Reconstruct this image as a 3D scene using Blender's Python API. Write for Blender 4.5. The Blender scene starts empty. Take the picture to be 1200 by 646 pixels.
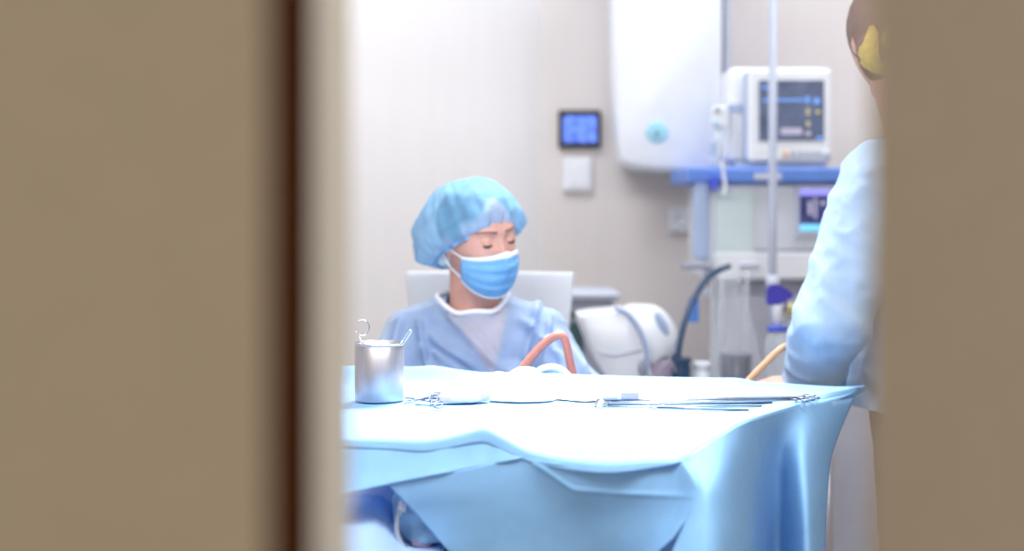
import bpy, bmesh, math, random
import numpy as np
from mathutils import Vector, Matrix, noise
from mathutils.bvhtree import BVHTree

random.seed(7)
C = bpy.context.scene.collection
SC = bpy.context.scene
R = math.radians
FPX = 50.0 / 36.0 * 1200.0
CAMZ, HZ = 1.35, 250.0

# ------------------------------------------------------------------ camera, world, lights, exposure
cd = bpy.data.cameras.new('camera'); cam = bpy.data.objects.new('camera', cd); C.objects.link(cam)
cam.location = (0, 0, CAMZ); cam.rotation_euler = (R(90), 0, 0)
cd.lens = 50; cd.sensor_width = 36; cd.sensor_fit = 'HORIZONTAL'
cd.shift_y = -(323 - HZ) / 1200.0
cd.clip_start = 0.05; cd.clip_end = 60
cd.dof.use_dof = True; cd.dof.focus_distance = 2.58; cd.dof.aperture_fstop = 1.6
SC.camera = cam
w = bpy.data.worlds.new('world'); SC.world = w; w.use_nodes = True
w.node_tree.nodes['Background'].inputs[0].default_value = (0.90, 0.95, 1.0, 1)
w.node_tree.nodes['Background'].inputs[1].default_value = 0.70
SC.view_settings.view_transform = 'Standard'; SC.view_settings.look = 'None'
SC.view_settings.gamma = 1.0; SC.view_settings.use_curve_mapping = False
SC.view_settings.exposure = 0.0


def area(name, loc, rot, sx, sy, power, col=(1, 1, 1), shape='RECTANGLE', spread=180):
    l = bpy.data.lights.new(name, 'AREA'); l.energy = power; l.shape = shape; l.size = sx; l.size_y = sy
    l.color = col; l.spread = R(spread)
    o = bpy.data.objects.new(name, l); C.objects.link(o); o.location = loc; o.rotation_euler = rot
    return o


COOL = (0.93, 0.97, 1.0)
UNSEEN_PANELS = [(-0.75, 1.31), (0.75, 1.31), (-0.4, 4.0), (1.3, 4.0)]  # unseen panels; the pair nearest the doorway is added as front fill
for (x, y) in UNSEEN_PANELS:
    area('ceiling_panel_light', (x, y, 2.765), (0, 0, 0), 1.1, 0.55, 38 if y < 2 else 17, COOL)
LAMP = Vector((0.12, 3.25, 2.30)); LAMP_AIM = Vector((0.12, 2.45, 1.0))
lq = (LAMP_AIM - LAMP).to_track_quat('-Z', 'Y')
sl = area('surgical_lamp_light', LAMP + (LAMP_AIM - LAMP).normalized() * 0.06, lq.to_euler(), 0.5, 0.5, 16, (1.0, 0.98, 0.95), 'DISK', 75)


# ------------------------------------------------------------------ helpers
def P(px, py, D):
    return Vector(((px - 600) / FPX * D, D, CAMZ - (py - HZ) / FPX * D))


def lin(c):
    return tuple(((v / 255) / 12.92 if v / 255 <= 0.04045 else ((v / 255 + 0.055) / 1.055) ** 2.4) for v in c)


def mat(name, rgb, rough=0.5, metal=0.0, var=0.05, scale=15.0, bump=0.0, bscale=120.0, transl=0.0, clear=0.0,
        emit=0.0, glass=False, aniso=None, spec=0.5, sss=0.0):
    m = bpy.data.materials.new(name); m.use_nodes = True
    nt = m.node_tree; N = nt.nodes; L = nt.links
    b = N['Principled BSDF']; out = N['Material Output']
    c = lin(rgb)
    tc = N.new('ShaderNodeTexCoord')
    mp = N.new('ShaderNodeMapping'); L.new(tc.outputs['Object'], mp.inputs[0])
    if aniso: mp.inputs['Scale'].default_value = aniso
    nz = N.new('ShaderNodeTexNoise'); nz.inputs['Scale'].default_value = scale; nz.inputs['Detail'].default_value = 4
    L.new(mp.outputs[0], nz.inputs['Vector'])
    rp = N.new('ShaderNodeValToRGB')
    rp.color_ramp.elements[0].position = 0.3; rp.color_ramp.elements[1].position = 0.7
    rp.color_ramp.elements[0].color = (*[max(0, v * (1 - var)) for v in c], 1)
    rp.color_ramp.elements[1].color = (*[min(1, v * (1 + var)) for v in c], 1)
    L.new(nz.outputs['Fac'], rp.inputs['Fac'])
    L.new(rp.outputs[0], b.inputs['Base Color'])
    b.inputs['Roughness'].default_value = rough; b.inputs['Metallic'].default_value = metal
    b.inputs['Specular IOR Level'].default_value = spec
    if sss:
        b.inputs['Subsurface Weight'].default_value = sss
        b.inputs['Subsurface Radius'].default_value = (0.012, 0.005, 0.003); b.inputs['Subsurface Scale'].default_value = 1.0
    if emit:
        L.new(rp.outputs[0], b.inputs['Emission Color']); b.inputs['Emission Strength'].default_value = emit
    if glass:
        b.inputs['Transmission Weight'].default_value = 1.0
    if bump:
        n2 = N.new('ShaderNodeTexNoise'); n2.inputs['Scale'].default_value = bscale; n2.inputs['Detail'].default_value = 3
        L.new(mp.outputs[0], n2.inputs['Vector'])
        bp = N.new('ShaderNodeBump'); bp.inputs['Strength'].default_value = bump; bp.inputs['Distance'].default_value = 0.003
        L.new(n2.outputs['Fac'], bp.inputs['Height']); L.new(bp.outputs[0], b.inputs['Normal'])
    sh = b.outputs[0]
    if transl:
        t = N.new('ShaderNodeBsdfTranslucent'); L.new(rp.outputs[0], t.inputs[0])
        mx = N.new('ShaderNodeMixShader'); mx.inputs[0].default_value = transl
        L.new(sh, mx.inputs[1]); L.new(t.outputs[0], mx.inputs[2]); sh = mx.outputs[0]
    if clear:
        t = N.new('ShaderNodeBsdfTransparent')
        mx = N.new('ShaderNodeMixShader'); mx.inputs[0].default_value = clear
        L.new(sh, mx.inputs[1]); L.new(t.outputs[0], mx.inputs[2]); sh = mx.outputs[0]
    L.new(sh, out.inputs['Surface'])
    return m


def link(name, me, m=None, parent=None, smooth=False):
    o = bpy.data.objects.new(name, me); C.objects.link(o)
    if m: me.materials.append(m)
    if smooth:
        for p in me.polygons: p.use_smooth = True
    if parent:
        o.parent = parent
        o.location = -parent.location if parent.type == 'EMPTY' else (0, 0, 0)
    return o


def obj(name, bm, m=None, parent=None, smooth=False):
    me = bpy.data.meshes.new(name)
    bmesh.ops.recalc_face_normals(bm, faces=bm.faces[:])
    bm.to_mesh(me); bm.free()
    return link(name, me, m, parent, smooth)


def tag(o, label, cat, group=None):
    o['label'] = label; o['category'] = cat
    if group: o['group'] = group
    return o


def thing(name, label, cat, loc, group=None):
    o = bpy.data.objects.new(name, None); C.objects.link(o); o.location = loc
    o.empty_display_size = 0.05
    return tag(o, label, cat, group)


def struct(o):
    o['kind'] = 'structure'; return o


def B(): return bmesh.new()


def add_box(bm, lo, hi, bevel=0.0, M=None, seg=3):
    r = bmesh.ops.create_cube(bm, size=1.0)
    vs = r['verts']; lo = Vector(lo); hi = Vector(hi)
    for v in vs:
        v.co = Vector((lo[i] + (v.co[i] + 0.5) * (hi[i] - lo[i]) for i in range(3)))
    if bevel:
        es = list({e for v in vs for e in v.link_edges})
        r2 = bmesh.ops.bevel(bm, geom=es, offset=bevel, segments=seg, affect='EDGES', profile=0.5)
        vs = list({v for f in r2['faces'] for v in f.verts} | {v for v in vs if v.is_valid})
    if M is not None:
        bmesh.ops.transform(bm, matrix=M, verts=vs)
    return vs


def frame_at(p, t):
    t = Vector(t).normalized()
    a = Vector((0, 0, 1)) if abs(t.z) < 0.9 else Vector((1, 0, 0))
    u = t.cross(a).normalized(); v = t.cross(u).normalized()
    return u, v


def catmull(pts, n=8, closed=False):
    pts = [Vector(p) for p in pts]; out = []
    N = len(pts); m = N if closed else N - 1
    for i in range(m):
        if closed:
            p0, p1, p2, p3 = pts[(i - 1) % N], pts[i], pts[(i + 1) % N], pts[(i + 2) % N]
        else:
            p1, p2 = pts[i], pts[i + 1]
            p0 = pts[i - 1] if i > 0 else p1 * 2 - p2
            p3 = pts[i + 2] if i + 2 < N else p2 * 2 - p1
        for k in range(n):
            t = k / n
            out.append(0.5 * ((2 * p1) + (p2 - p0) * t + (2 * p0 - 5 * p1 + 4 * p2 - p3) * t * t + (3 * p1 - p0 - 3 * p2 + p3) * t ** 3))
    if not closed: out.append(pts[-1])
    return out


def add_tube(bm, pts, r, seg=10, closed=False, rf=None, flat=1.0):
    rings = []; n = len(pts); u = None
    for i, p in enumerate(pts):
        p = Vector(p)
        if closed: t = Vector(pts[(i + 1) % n]) - Vector(pts[i - 1])
        else: t = Vector(pts[min(i + 1, n - 1)]) - Vector(pts[max(i - 1, 0)])
        if t.length < 1e-9: t = Vector((0, 0, 1))
        t.normalize()
        if u is None: u, _ = frame_at(p, t)
        u = (u - t * u.dot(t))
        if u.length < 1e-6: u, _ = frame_at(p, t)
        u.normalize(); v = t.cross(u)
        rr = r if rf is None else rf(i / max(1, n - 1))
        rings.append([bm.verts.new(p + (u * math.cos(a) * flat + v * math.sin(a)) * rr) for a in [2 * math.pi * k / seg for k in range(seg)]])
    for i in range(n if closed else n - 1):
        a, b = rings[i], rings[(i + 1) % n]
        for k in range(seg):
            bm.faces.new((a[k], a[(k + 1) % seg], b[(k + 1) % seg], b[k]))
    if not closed:
        bm.faces.new(rings[0][::-1]); bm.faces.new(rings[-1])


def add_lathe(bm, prof, c, seg=32, M=None, cap=True):
    rings = []
    c = Vector(c)
    for (r, z) in prof:
        ring = []
        for k in range(seg):
            a = 2 * math.pi * k / seg
            q = Vector((r * math.cos(a), r * math.sin(a), z))
            if M is not None: q = M @ q
            ring.append(bm.verts.new(c + q))
        rings.append(ring)
    for a, b in zip(rings, rings[1:]):
        for k in range(seg):
            bm.faces.new((a[k], a[(k + 1) % seg], b[(k + 1) % seg], b[k]))
    if cap:
        bm.faces.new(rings[0][::-1]); bm.faces.new(rings[-1])


def add_cyl(bm, p0, p1, r, seg=20): add_tube(bm, [p0, p1], r, seg)


def add_ell(bm, c, rad, M=None, u=24, v=16):
    r = bmesh.ops.create_uvsphere(bm, u_segments=u, v_segments=v, radius=1.0)
    for q in r['verts']:
        p = Vector((q.co.x * rad[0], q.co.y * rad[1], q.co.z * rad[2]))
        if M is not None: p = M @ p
        q.co = Vector(c) + p


def add_cap(bm, p0, r0, p1, r1, sx=1.0, sy=1.0, ax=None):
    """tapered capsule; sx/sy scale the section across / along ax"""
    p0, p1 = Vector(p0), Vector(p1); t = (p1 - p0)
    L = t.length; t.normalize()
    if ax is None: u, v = frame_at(p0, t)
    else:
        u = Vector(ax); u = (u - t * u.dot(t)).normalized(); v = t.cross(u).normalized()
    r = bmesh.ops.create_uvsphere(bm, u_segments=20, v_segments=14, radius=1.0)
    for q in r['verts']:
        top = q.co.z > 0
        rr = r1 if top else r0
        base = p1 if top else p0
        q.co = base + (u * q.co.x * sx + v * q.co.y * sy + t * q.co.z * min(1, (sx + sy) / 2)) * rr
    # the two hemispheres share the equator ring of the sphere at p0


def blob(bm, voxel=0.005, smooth=4, fac=0.5):
    """union of the closed shapes in bm as one continuous surface"""
    me = bpy.data.meshes.new('b'); bmesh.ops.recalc_face_normals(bm, faces=bm.faces[:]); bm.to_mesh(me); bm.free()
    o = bpy.data.objects.new('b', me); C.objects.link(o)
    m = o.modifiers.new('r', 'REMESH'); m.mode = 'VOXEL'; m.voxel_size = voxel; m.use_smooth_shade = True
    if smooth:
        s = o.modifiers.new('s', 'SMOOTH'); s.iterations = smooth; s.factor = fac
    dg = bpy.context.evaluated_depsgraph_get(); dg.update()
    e = o.evaluated_get(dg)
    me2 = bpy.data.meshes.new_from_object(e)
    bpy.data.objects.remove(o); bpy.data.meshes.remove(me)
    for p in me2.polygons: p.use_smooth = True
    me2.materials.clear()
    return me2


def displace(me, fn):
    nrm = [v.normal.copy() for v in me.vertices]
    for v, n in zip(me.vertices, nrm):
        d = fn(v.co)
        v.co = v.co + n * d
    me.update()


def cut(me, fn):
    """remove the vertices for which fn(co) is true"""
    bm = bmesh.new(); bm.from_mesh(me)
    bmesh.ops.delete(bm, geom=[v for v in bm.verts if fn(v.co)], context='VERTS')
    bm.to_mesh(me); bm.free(); me.update()


def ridge(p, f, seed=0.0, st=(1, 1, 1)):
    q = Vector((p.x * st[0], p.y * st[1], p.z * st[2])) * f + Vector((seed, seed * 1.7, seed * 0.3))
    return 1 - 2 * abs(noise.noise(q))


def crgrid(ctrl, nu, nv):
    """Catmull-Rom patch through a grid of points [row][col]"""
    rows = [catmull(r, nu) for r in ctrl]
    cols = []
    for j in range(len(rows[0])):
        cols.append(catmull([rows[i][j] for i in range(len(rows))], nv))
    return [[cols[j][i] for j in range(len(cols))] for i in range(len(cols[0]))]


def add_grid(bm, g):
    vs = [[bm.verts.new(p) for p in row] for row in g]
    for a, b in zip(vs, vs[1:]):
        for k in range(len(a) - 1):
            bm.faces.new((a[k], a[k + 1], b[k + 1], b[k]))


def thicken(o, t=0.0015):
    m = o.modifiers.new('thickness', 'SOLIDIFY'); m.thickness = t; m.offset = 0
    return o


# ------------------------------------------------------------------ materials
M_ = {}
M_['wall'] = mat('wall_paint', (220, 214, 214), 0.75, var=0.012, scale=3, bump=0.05, bscale=90, aniso=(8, 8, 1))
M_['wall2'] = mat('wall_paint_lighter', (226, 223, 225), 0.7, var=0.012, scale=3, bump=0.05, bscale=90, aniso=(8, 8, 1))
M_['floor'] = mat('vinyl_floor', (172, 168, 160), 0.4, var=0.08, scale=30)
M_['ceiling'] = mat('ceiling_paint', (236, 236, 234), 0.8, var=0.02)
M_['door'] = mat('door_laminate', (190, 162, 128), 0.6, var=0.03, scale=60, bump=0.03, bscale=400)
M_['door2'] = mat('door_laminate_right', (192, 166, 134), 0.6, var=0.03, scale=60, bump=0.03, bscale=400)
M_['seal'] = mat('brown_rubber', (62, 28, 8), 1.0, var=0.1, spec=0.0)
M_['jamb'] = mat('jamb_paint', (182, 170, 152), 0.8, var=0.02)
M_['drape'] = mat('blue_drape_cloth', (152, 204, 249), 0.85, var=0.03, scale=40, bump=0.12, bscale=500, transl=0.25, spec=0.2)
M_['gown'] = mat('gown_cloth', (202, 224, 250), 0.8, var=0.05, scale=30, bump=0.1, bscale=400, transl=0.25, clear=0.40, spec=0.2)
M_['gown2'] = mat('gown_cloth_pale', (178, 202, 230), 0.8, var=0.05, scale=20, bump=0.1, bscale=300, transl=0.2, spec=0.2)
M_['cap'] = mat('cap_cloth', (140, 200, 246), 0.8, var=0.12, scale=35, bump=0.15, bscale=300, transl=0.25, clear=0.38, spec=0.2)
M_['capedge'] = mat('cap_elastic', (140, 198, 242), 0.8, var=0.06, transl=0.2)
M_['mask'] = mat('mask_cloth', (138, 200, 248), 0.8, var=0.03, scale=80, bump=0.06, bscale=600, transl=0.2, spec=0.2)
M_['white_cloth'] = mat('white_cloth', (240, 242, 248), 0.85, var=0.03, scale=40, bump=0.1, bscale=400)
M_['scrub'] = mat('scrub_cloth', (44, 92, 168), 0.85, var=0.1, scale=30, bump=0.1, bscale=500)
M_['skin'] = mat('skin', (222, 168, 152), 0.5, var=0.08, scale=25, bump=0.03, bscale=300, sss=0.15)
M_['hair'] = mat('hair', (66, 54, 56), 0.6, var=0.35, scale=60, aniso=(1, 6, 1))
M_['hair_brown'] = mat('brown_hair', (120, 92, 80), 0.6, var=0.2, scale=60, aniso=(1, 6, 1))
M_['brow'] = mat('brow_hair', (120, 84, 70), 0.7, var=0.2, scale=200)
M_['lash'] = mat('lash_hair', (70, 44, 38), 0.6)
M_['steel'] = mat('brushed_steel', (200, 200, 210), 0.42, metal=1.0, var=0.05, scale=30, aniso=(20, 20, 1), bump=0.05, bscale=200)
M_['chrome'] = mat('polished_steel', (214, 214, 218), 0.15, metal=1.0, var=0.03)
M_['darksteel'] = mat('dull_steel', (120, 128, 150), 0.3, metal=1.0, var=0.08)
M_['gauze'] = mat('gauze', (236, 235, 232), 0.9, var=0.02, scale=60, bump=0.25, bscale=500, transl=0.15)
M_['gauze_grey'] = mat('paper_wrap', (190, 188, 184), 0.8, var=0.06, scale=60, bump=0.2, bscale=300)
M_['rubber_red'] = mat('red_rubber', (178, 112, 100), 0.4, var=0.06, scale=30)
M_['rubber_tan'] = mat('tan_rubber', (206, 164, 130), 0.4, var=0.06, scale=30)
M_['white_plastic'] = mat('white_plastic', (232, 236, 244), 0.35, var=0.02)
M_['pale_plastic'] = mat('pale_grey_plastic', (214, 220, 232), 0.4, var=0.02)
M_['green_plastic'] = mat('pale_green_panel', (208, 224, 226), 0.35, var=0.03)
M_['blue_plastic'] = mat('blue_plastic', (96, 136, 216), 0.4, var=0.05)
M_['steelblue'] = mat('blue_grey_paint', (168, 186, 220), 0.45, var=0.03)
M_['grey_plastic'] = mat('grey_plastic', (150, 154, 172), 0.5, var=0.05)
M_['lav_plastic'] = mat('lavender_grey_plastic', (198, 202, 220), 0.5, var=0.03)
M_['pole'] = mat('pole_paint', (164, 170, 190), 0.4, var=0.02)
M_['dark_green'] = mat('dark_green_plastic', (44, 76, 80), 0.5, var=0.1)
M_['black'] = mat('black_plastic', (26, 32, 48), 0.35, var=0.05)
M_['navy'] = mat('navy_rubber', (34, 62, 96), 0.45, var=0.1)
M_['dark_jar'] = mat('dark_fluid', (40, 40, 74), 0.3, var=0.25, scale=40)
M_['screen_blue'] = mat('lit_screen', (82, 116, 232), 0.3, var=0.5, scale=45, emit=0.75)
M_['screen_dark'] = mat('dim_screen', (84, 96, 124), 0.25, var=0.25, scale=20, emit=0.35)
M_['screen_navy'] = mat('navy_screen', (52, 58, 110), 0.3, var=0.4, scale=40, emit=0.5)
M_['trace_blue'] = mat('blue_trace', (104, 150, 226), 0.4, emit=0.5)
M_['trace_pale'] = mat('pale_readout', (176, 172, 196), 0.4, emit=0.35)
M_['trace_yellow'] = mat('yellow_readout', (190, 180, 140), 0.4, emit=0.3)
M_['cyan'] = mat('cyan_bar', (120, 206, 240), 0.4, emit=0.6)
M_['violet_bar'] = mat('violet_bar', (150, 150, 246), 0.4, emit=0.6)
M_['orange'] = mat('orange_button', (240, 180, 130), 0.4)
M_['button'] = mat('grey_button', (166, 174, 200), 0.5)
M_['teal'] = mat('teal_ring', (150, 202, 222), 0.4, var=0.1)
M_['olive'] = mat('olive_dot', (96, 126, 118), 0.4)
M_['violet'] = mat('violet_plastic', (78, 70, 190), 0.4, var=0.1)
M_['royal'] = mat('royal_blue_plastic', (66, 90, 214), 0.4, var=0.06)
M_['yellow'] = mat('yellow_plastic', (232, 216, 140), 0.5, var=0.05)
M_['clear'] = mat('clear_plastic', (226, 234, 242), 0.2, var=0.02, clear=0.62)
M_['film'] = mat('clear_film', (236, 242, 248), 0.25, var=0.06, scale=20, clear=0.80, bump=0.3, bscale=30)
M_['clip'] = mat('lavender_clip', (170, 174, 214), 0.3, var=0.04)
M_['tag_blue'] = mat('blue_tag', (96, 150, 232), 0.5)
M_['sheet'] = mat('white_sheet', (156, 186, 226), 0.85, var=0.03, bump=0.1, bscale=300)
M_['mauve'] = mat('mauve_grey_cloth', (196, 202, 228), 0.85, var=0.06, bump=0.1, bscale=300)
M_['bag'] = mat('blue_wrap', (170, 216, 250), 0.35, var=0.1, scale=25, bump=0.15, bscale=60, transl=0.3)
M_['pinkgrey'] = mat('pink_grey_cloth', (176, 160, 186), 0.8, var=0.08)
M_['cap_brown'] = mat('brown_print_cloth', (140, 116, 106), 0.85, var=0.05)
M_['cap_yellow'] = mat('yellow_print_cloth', (214, 186, 110), 0.85, var=0.15, scale=70)
M_['trousers'] = mat('brown_trouser_cloth', (170, 146, 134), 0.85, var=0.06)
M_['pad'] = mat('dark_foam', (60, 66, 78), 0.7)
M_['cable'] = mat('grey_cable', (150, 150, 160), 0.5)
M_['lamp'] = mat('lamp_diffuser', (255, 255, 255), 0.5, emit=2.0)

# ------------------------------------------------------------------ room shell
bm = B(); add_box(bm, (-3.2, -1.2, -0.1), (3.6, 5.6, 0)); struct(obj('floor', bm, M_['floor']))
bm = B(); add_box(bm, (-3.2, 0.95, 2.8), (3.6, 5.6, 2.9)); struct(obj('ceiling', bm, M_['ceiling']))
cx = P(632, 0, 5.0).x
bm = B(); add_box(bm, (cx, 5.0, 0), (3.6, 5.15, 2.8)); struct(obj('wall_back', bm, M_['wall']))
# the left wall turns towards the viewer from the corner
th = R(24); d = Vector((-math.cos(th), -math.sin(th), 0)); n = Vector((-d.y, d.x, 0)) * -1
a0 = Vector((cx, 5.0, 0)); a1 = a0 + d * 3.2; nn = Vector((-math.sin(th), math.cos(th), 0))
bm = B()
vs = [bm.verts.new(p) for p in (a0, a1, a1 + nn * 0.15, a0 + Vector((0.0, 0.16, 0)))]
f = bm.faces.new(vs); r = bmesh.ops.extrude_face_region(bm, geom=[f])
for v in [g for g in r['geom'] if isinstance(g, bmesh.types.BMVert)]: v.co.z = 2.8
struct(obj('wall_left', bm, M_['wall2']))
bm = B(); add_box(bm, (3.5, 0.95, 0), (3.6, 5.0, 2.8)); struct(obj('wall_right', bm, M_['wall']))
bm = B(); add_box(bm, (cx, 4.985, 0), (3.5, 5.0, 0.1), 0.004); struct(obj('baseboard_back', bm, M_['white_plastic']))
bm = B(); add_box(bm, (-3.0, 0.97, 0), (-2.9, 3.75, 2.8)); struct(obj('wall_left', bm, M_['wall2']))
# corridor side wall faces left and right of the doorway, with the header above
bm = B(); add_box(bm, (-3.0, 0.78, 0), (-1.0, 0.97, 2.8)); struct(obj('wall_front', bm, M_['door']))
bm = B(); add_box(bm, (1.02, 0.78, 0), (3.6, 0.97, 2.8)); struct(obj('wall_front', bm, M_['door2']))
bm = B(); add_box(bm, (-1.0, 0.78, 2.15), (1.02, 0.97, 2.8)); struct(obj('wall_front', bm, M_['door']))

# door leaf left: face, dark brown strip on its edge, painted jamb behind it
XL = -0.1075
bm = B(); add_box(bm, (-1.25, 0.62, 0.005), (XL - 0.001, 0.634, 2.12), 0.002); dl = struct(obj('door_1', bm, M_['door']))
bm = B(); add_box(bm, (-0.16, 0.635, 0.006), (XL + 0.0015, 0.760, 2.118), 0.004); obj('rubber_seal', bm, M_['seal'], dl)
bm = B(); add_box(bm, (-1.0, 0.762, 0.0), (XL - 0.0015, 0.97, 2.15), 0.006); struct(obj('trim_1', bm, M_['jamb']))
# door leaf right, swung a little towards the viewer
ang = R(17)
Mr = Matrix.Translation((0.2016 * 1.0, 0.80, 0)) @ Matrix.Rotation(-ang, 4, 'Z')
bm = B(); add_box(bm, (0, 0, 0.005), (1.0, 0.04, 2.12), 0.004, Mr); dr = struct(obj('door_2', bm, M_['door2']))

# unseen ceiling lights, the doorway pair added as fill, and the surgical lamp
for i, (x, y) in enumerate(UNSEEN_PANELS):
    t = thing('ceiling_light', ['square white ceiling light panel nearest the doorway on the left', 'square white ceiling light panel nearest the doorway on the right',
              'square white ceiling light panel above the angled left wall', 'square white ceiling light panel above the tall monitor machine'][i], 'ceiling light', (x, y, 2.8), 'ceiling light panels')
    bm = B()
    for (lo, hi) in (((-.6, -.32, 0), (.6, -.29, 0)), ((-.6, .29, 0), (.6, .32, 0)), ((-.6, -.29, 0), (-.57, .29, 0)), ((.57, -.29, 0), (.6, .29, 0))):
        add_box(bm, (x + lo[0], y + lo[1], 2.77), (x + hi[0], y + hi[1], 2.8))
    obj('frame', bm, M_['white_plastic'], t)
    bm = B(); add_box(bm, (x - .57, y - .29, 2.785), (x + .57, y + .29, 2.798)); obj('diffuser', bm, M_['lamp'], t)
t = thing('surgical_lamp', 'round white surgical lamp on a ceiling arm over the draped table', 'surgical lamp', (LAMP.x, LAMP.y + 0.35, 2.8))
bm = B(); add_lathe(bm, [(0.02, 0.10), (0.16, 0.095), (0.29, 0.06), (0.31, 0.02), (0.30, 0.0), (0.02, 0.0)], LAMP, 40, lq.to_matrix()); obj('lamp_head', bm, M_['white_plastic'], t, True)
bm = B(); add_lathe(bm, [(0.02, -0.006), (0.25, -0.006), (0.26, 0.004), (0.02, 0.004)], LAMP, 40, lq.to_matrix()); obj('lens', bm, M_['lamp'], t, True)
bm = B(); up = lq @ Vector((0, 0, 0.1))
add_tube(bm, catmull([LAMP + up * 0.95, LAMP + up * 1.6, LAMP + Vector((0, 0.33, 0.28)), LAMP + Vector((0, 0.35, 0.40)), LAMP + Vector((0, 0.35, 0.499))], 8), 0.022, 14)
obj('arm', bm, M_['white_plastic'], t, True)

# ------------------------------------------------------------------ instrument table and the drape over it
ZT = 1.0
t = thing('instrument_table', 'steel instrument table standing under the big blue drape', 'table', (0.1, 2.55, 0))
bm = B(); add_box(bm, (-0.28, 2.34, 0.955), (0.36, 2.80, 0.992), 0.006); obj('tabletop', bm, M_['steel'], t)
for (x, y) in ((0.06, 2.40), (0.33, 2.40), (0.06, 2.77), (0.33, 2.77)):
    bm = B(); add_cyl(bm, (x, y, 0.0), (x, y, 0.956), 0.014, 16); obj('leg', bm, M_['steel'], t, True)

E = [(385, 515, 2.19), (420, 516, 2.19), (455, 517, 2.19), (493, 518, 2.18), (520, 515, 2.185), (548, 508, 2.19), (568, 504, 2.195), (587, 513, 2.183), (621, 531, 2.17),
     (667, 541, 2.15), (715, 545, 2.13), (760, 542, 2.12), (797, 539, 2.10), (815, 528, 2.13), (840, 512, 2.22), (865, 497, 2.34),
     (885, 490, 2.42), (915, 481, 2.52), (946, 472, 2.62), (975, 466, 2.72), (1004, 459, 2.82)]
BK = [(400, 432), (425, 432), (450, 433), (485, 433), (510, 432), (540, 437), (565, 440), (590, 440.5), (620, 441), (655, 442), (695, 443.5), (740, 445), (780, 446), (810, 446.5),
      (840, 447), (865, 447.5), (890, 448.5), (920, 450), (950, 452.5), (980, 455), (1012, 459.5)]
BAND = [8.5, 9, 10, 12, 12.5, 13.5, 16, 15, 11, 10, 9.5, 7, 1.5]
front = [P(*e) for e in E]
rows = [[], [], [], [], [], [], []]
for k, (e, b) in enumerate(zip(E, BK)):
    f_ = front[k]; bk = P(b[0], b[1], 2.87)
    L = bk - f_; wd = L.length
    lip = max(0.0, bk.z - ZT)
    s = min(1.0, wd / 0.5)
    foot = bk + Vector((0, -0.05 * s - 0.01, 0)); foot.z = ZT + lip * 0.25 + 0.002
    sh = f_.lerp(bk, 0.16); sh.z = max(ZT + 0.003, f_.z * 0.25 + 0.75 * (ZT + 0.002))
    m1 = sh.lerp(foot, 0.33); m1.z = ZT + 0.001; m2 = sh.lerp(foot, 0.7); m2.z = ZT + 0.001
    back = bk + (Vector((0, 0.05, -0.12 - lip)) if k < 16 else Vector((-.03, 0.02, -0.02)))
    rows[0].append(back); rows[1].append(bk); rows[2].append(foot); rows[3].append(m2); rows[4].append(m1); rows[5].append(sh); rows[6].append(f_)
dr_t = thing('surgical_drape', 'pale blue surgical drape spread over the instrument table and hanging down its front', 'drape', (0.1, 2.5, ZT))
g = crgrid(rows, 7, 8)
ng = len(g)
for i, row in enumerate(g):
    if i < 17 or i == ng - 1: continue
    for j, p in enumerate(row):
        fade = min(1.0, (ng - 1 - i) / 6)
        p.z += 0.0035 * ridge(p, 5.0, 3.1) * fade * (0.35 if p.x < 0.3 else 1.0)
        p.z = max(p.z, ZT - 0.004 if i < ng - 10 else -1)
# hanging hem of the front edge, continuing the same sheet down
nb = 12 * 7
edge = g[-1]
bandc = catmull([Vector((v, 0, 0)) for v in BAND], 7)
hem = []
for s in (0.35, 0.7, 1.0):
    hr = []
    for j in range(nb + 1):
        p = edge[j]; D = p.y
        hr.append(p + Vector((0, -0.004 * s, -bandc[j].x / FPX * D * s)))
    hem.append(hr)
bm = B(); add_grid(bm, g)
add_grid(bm, [edge[:nb + 1]] + hem)
bmesh.ops.remove_doubles(bm, verts=bm.verts[:], dist=0.0003)
top = obj('top_sheet', bm, M_['drape'], dr_t, True); thicken(top, 0.001)

# light overhanging panel on the left
def pr(l): return [P(*q) for q in l]
ctrl = [pr([(380, 519, 2.190), (420, 520, 2.190), (455, 522, 2.190), (493, 524, 2.180), (520, 521, 2.185), (548, 515, 2.190), (568, 513, 2.195), (587, 521, 2.183), (607, 531, 2.178), (612, 533, 2.177)]),
        pr([(378, 556, 2.174), (420, 552, 2.174), (455, 547, 2.174), (493, 543, 2.17), (520, 541, 2.172), (548, 535, 2.181), (568, 530, 2.186), (587, 532, 2.176), (607, 534.5, 2.173), (612, 535, 2.172)]),
        pr([(376, 588, 2.155), (420, 576, 2.156), (455, 568, 2.158), (493, 560.5, 2.158), (520, 555, 2.160), (548, 549.5, 2.170), (568, 546, 2.174), (587, 542, 2.169), (607, 538, 2.168), (612, 537, 2.168)])]
bm = B(); add_grid(bm, crgrid(ctrl, 6, 8)); thicken(obj('front_panel', bm, M_['drape'], dr_t, True), 0.001)

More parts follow.
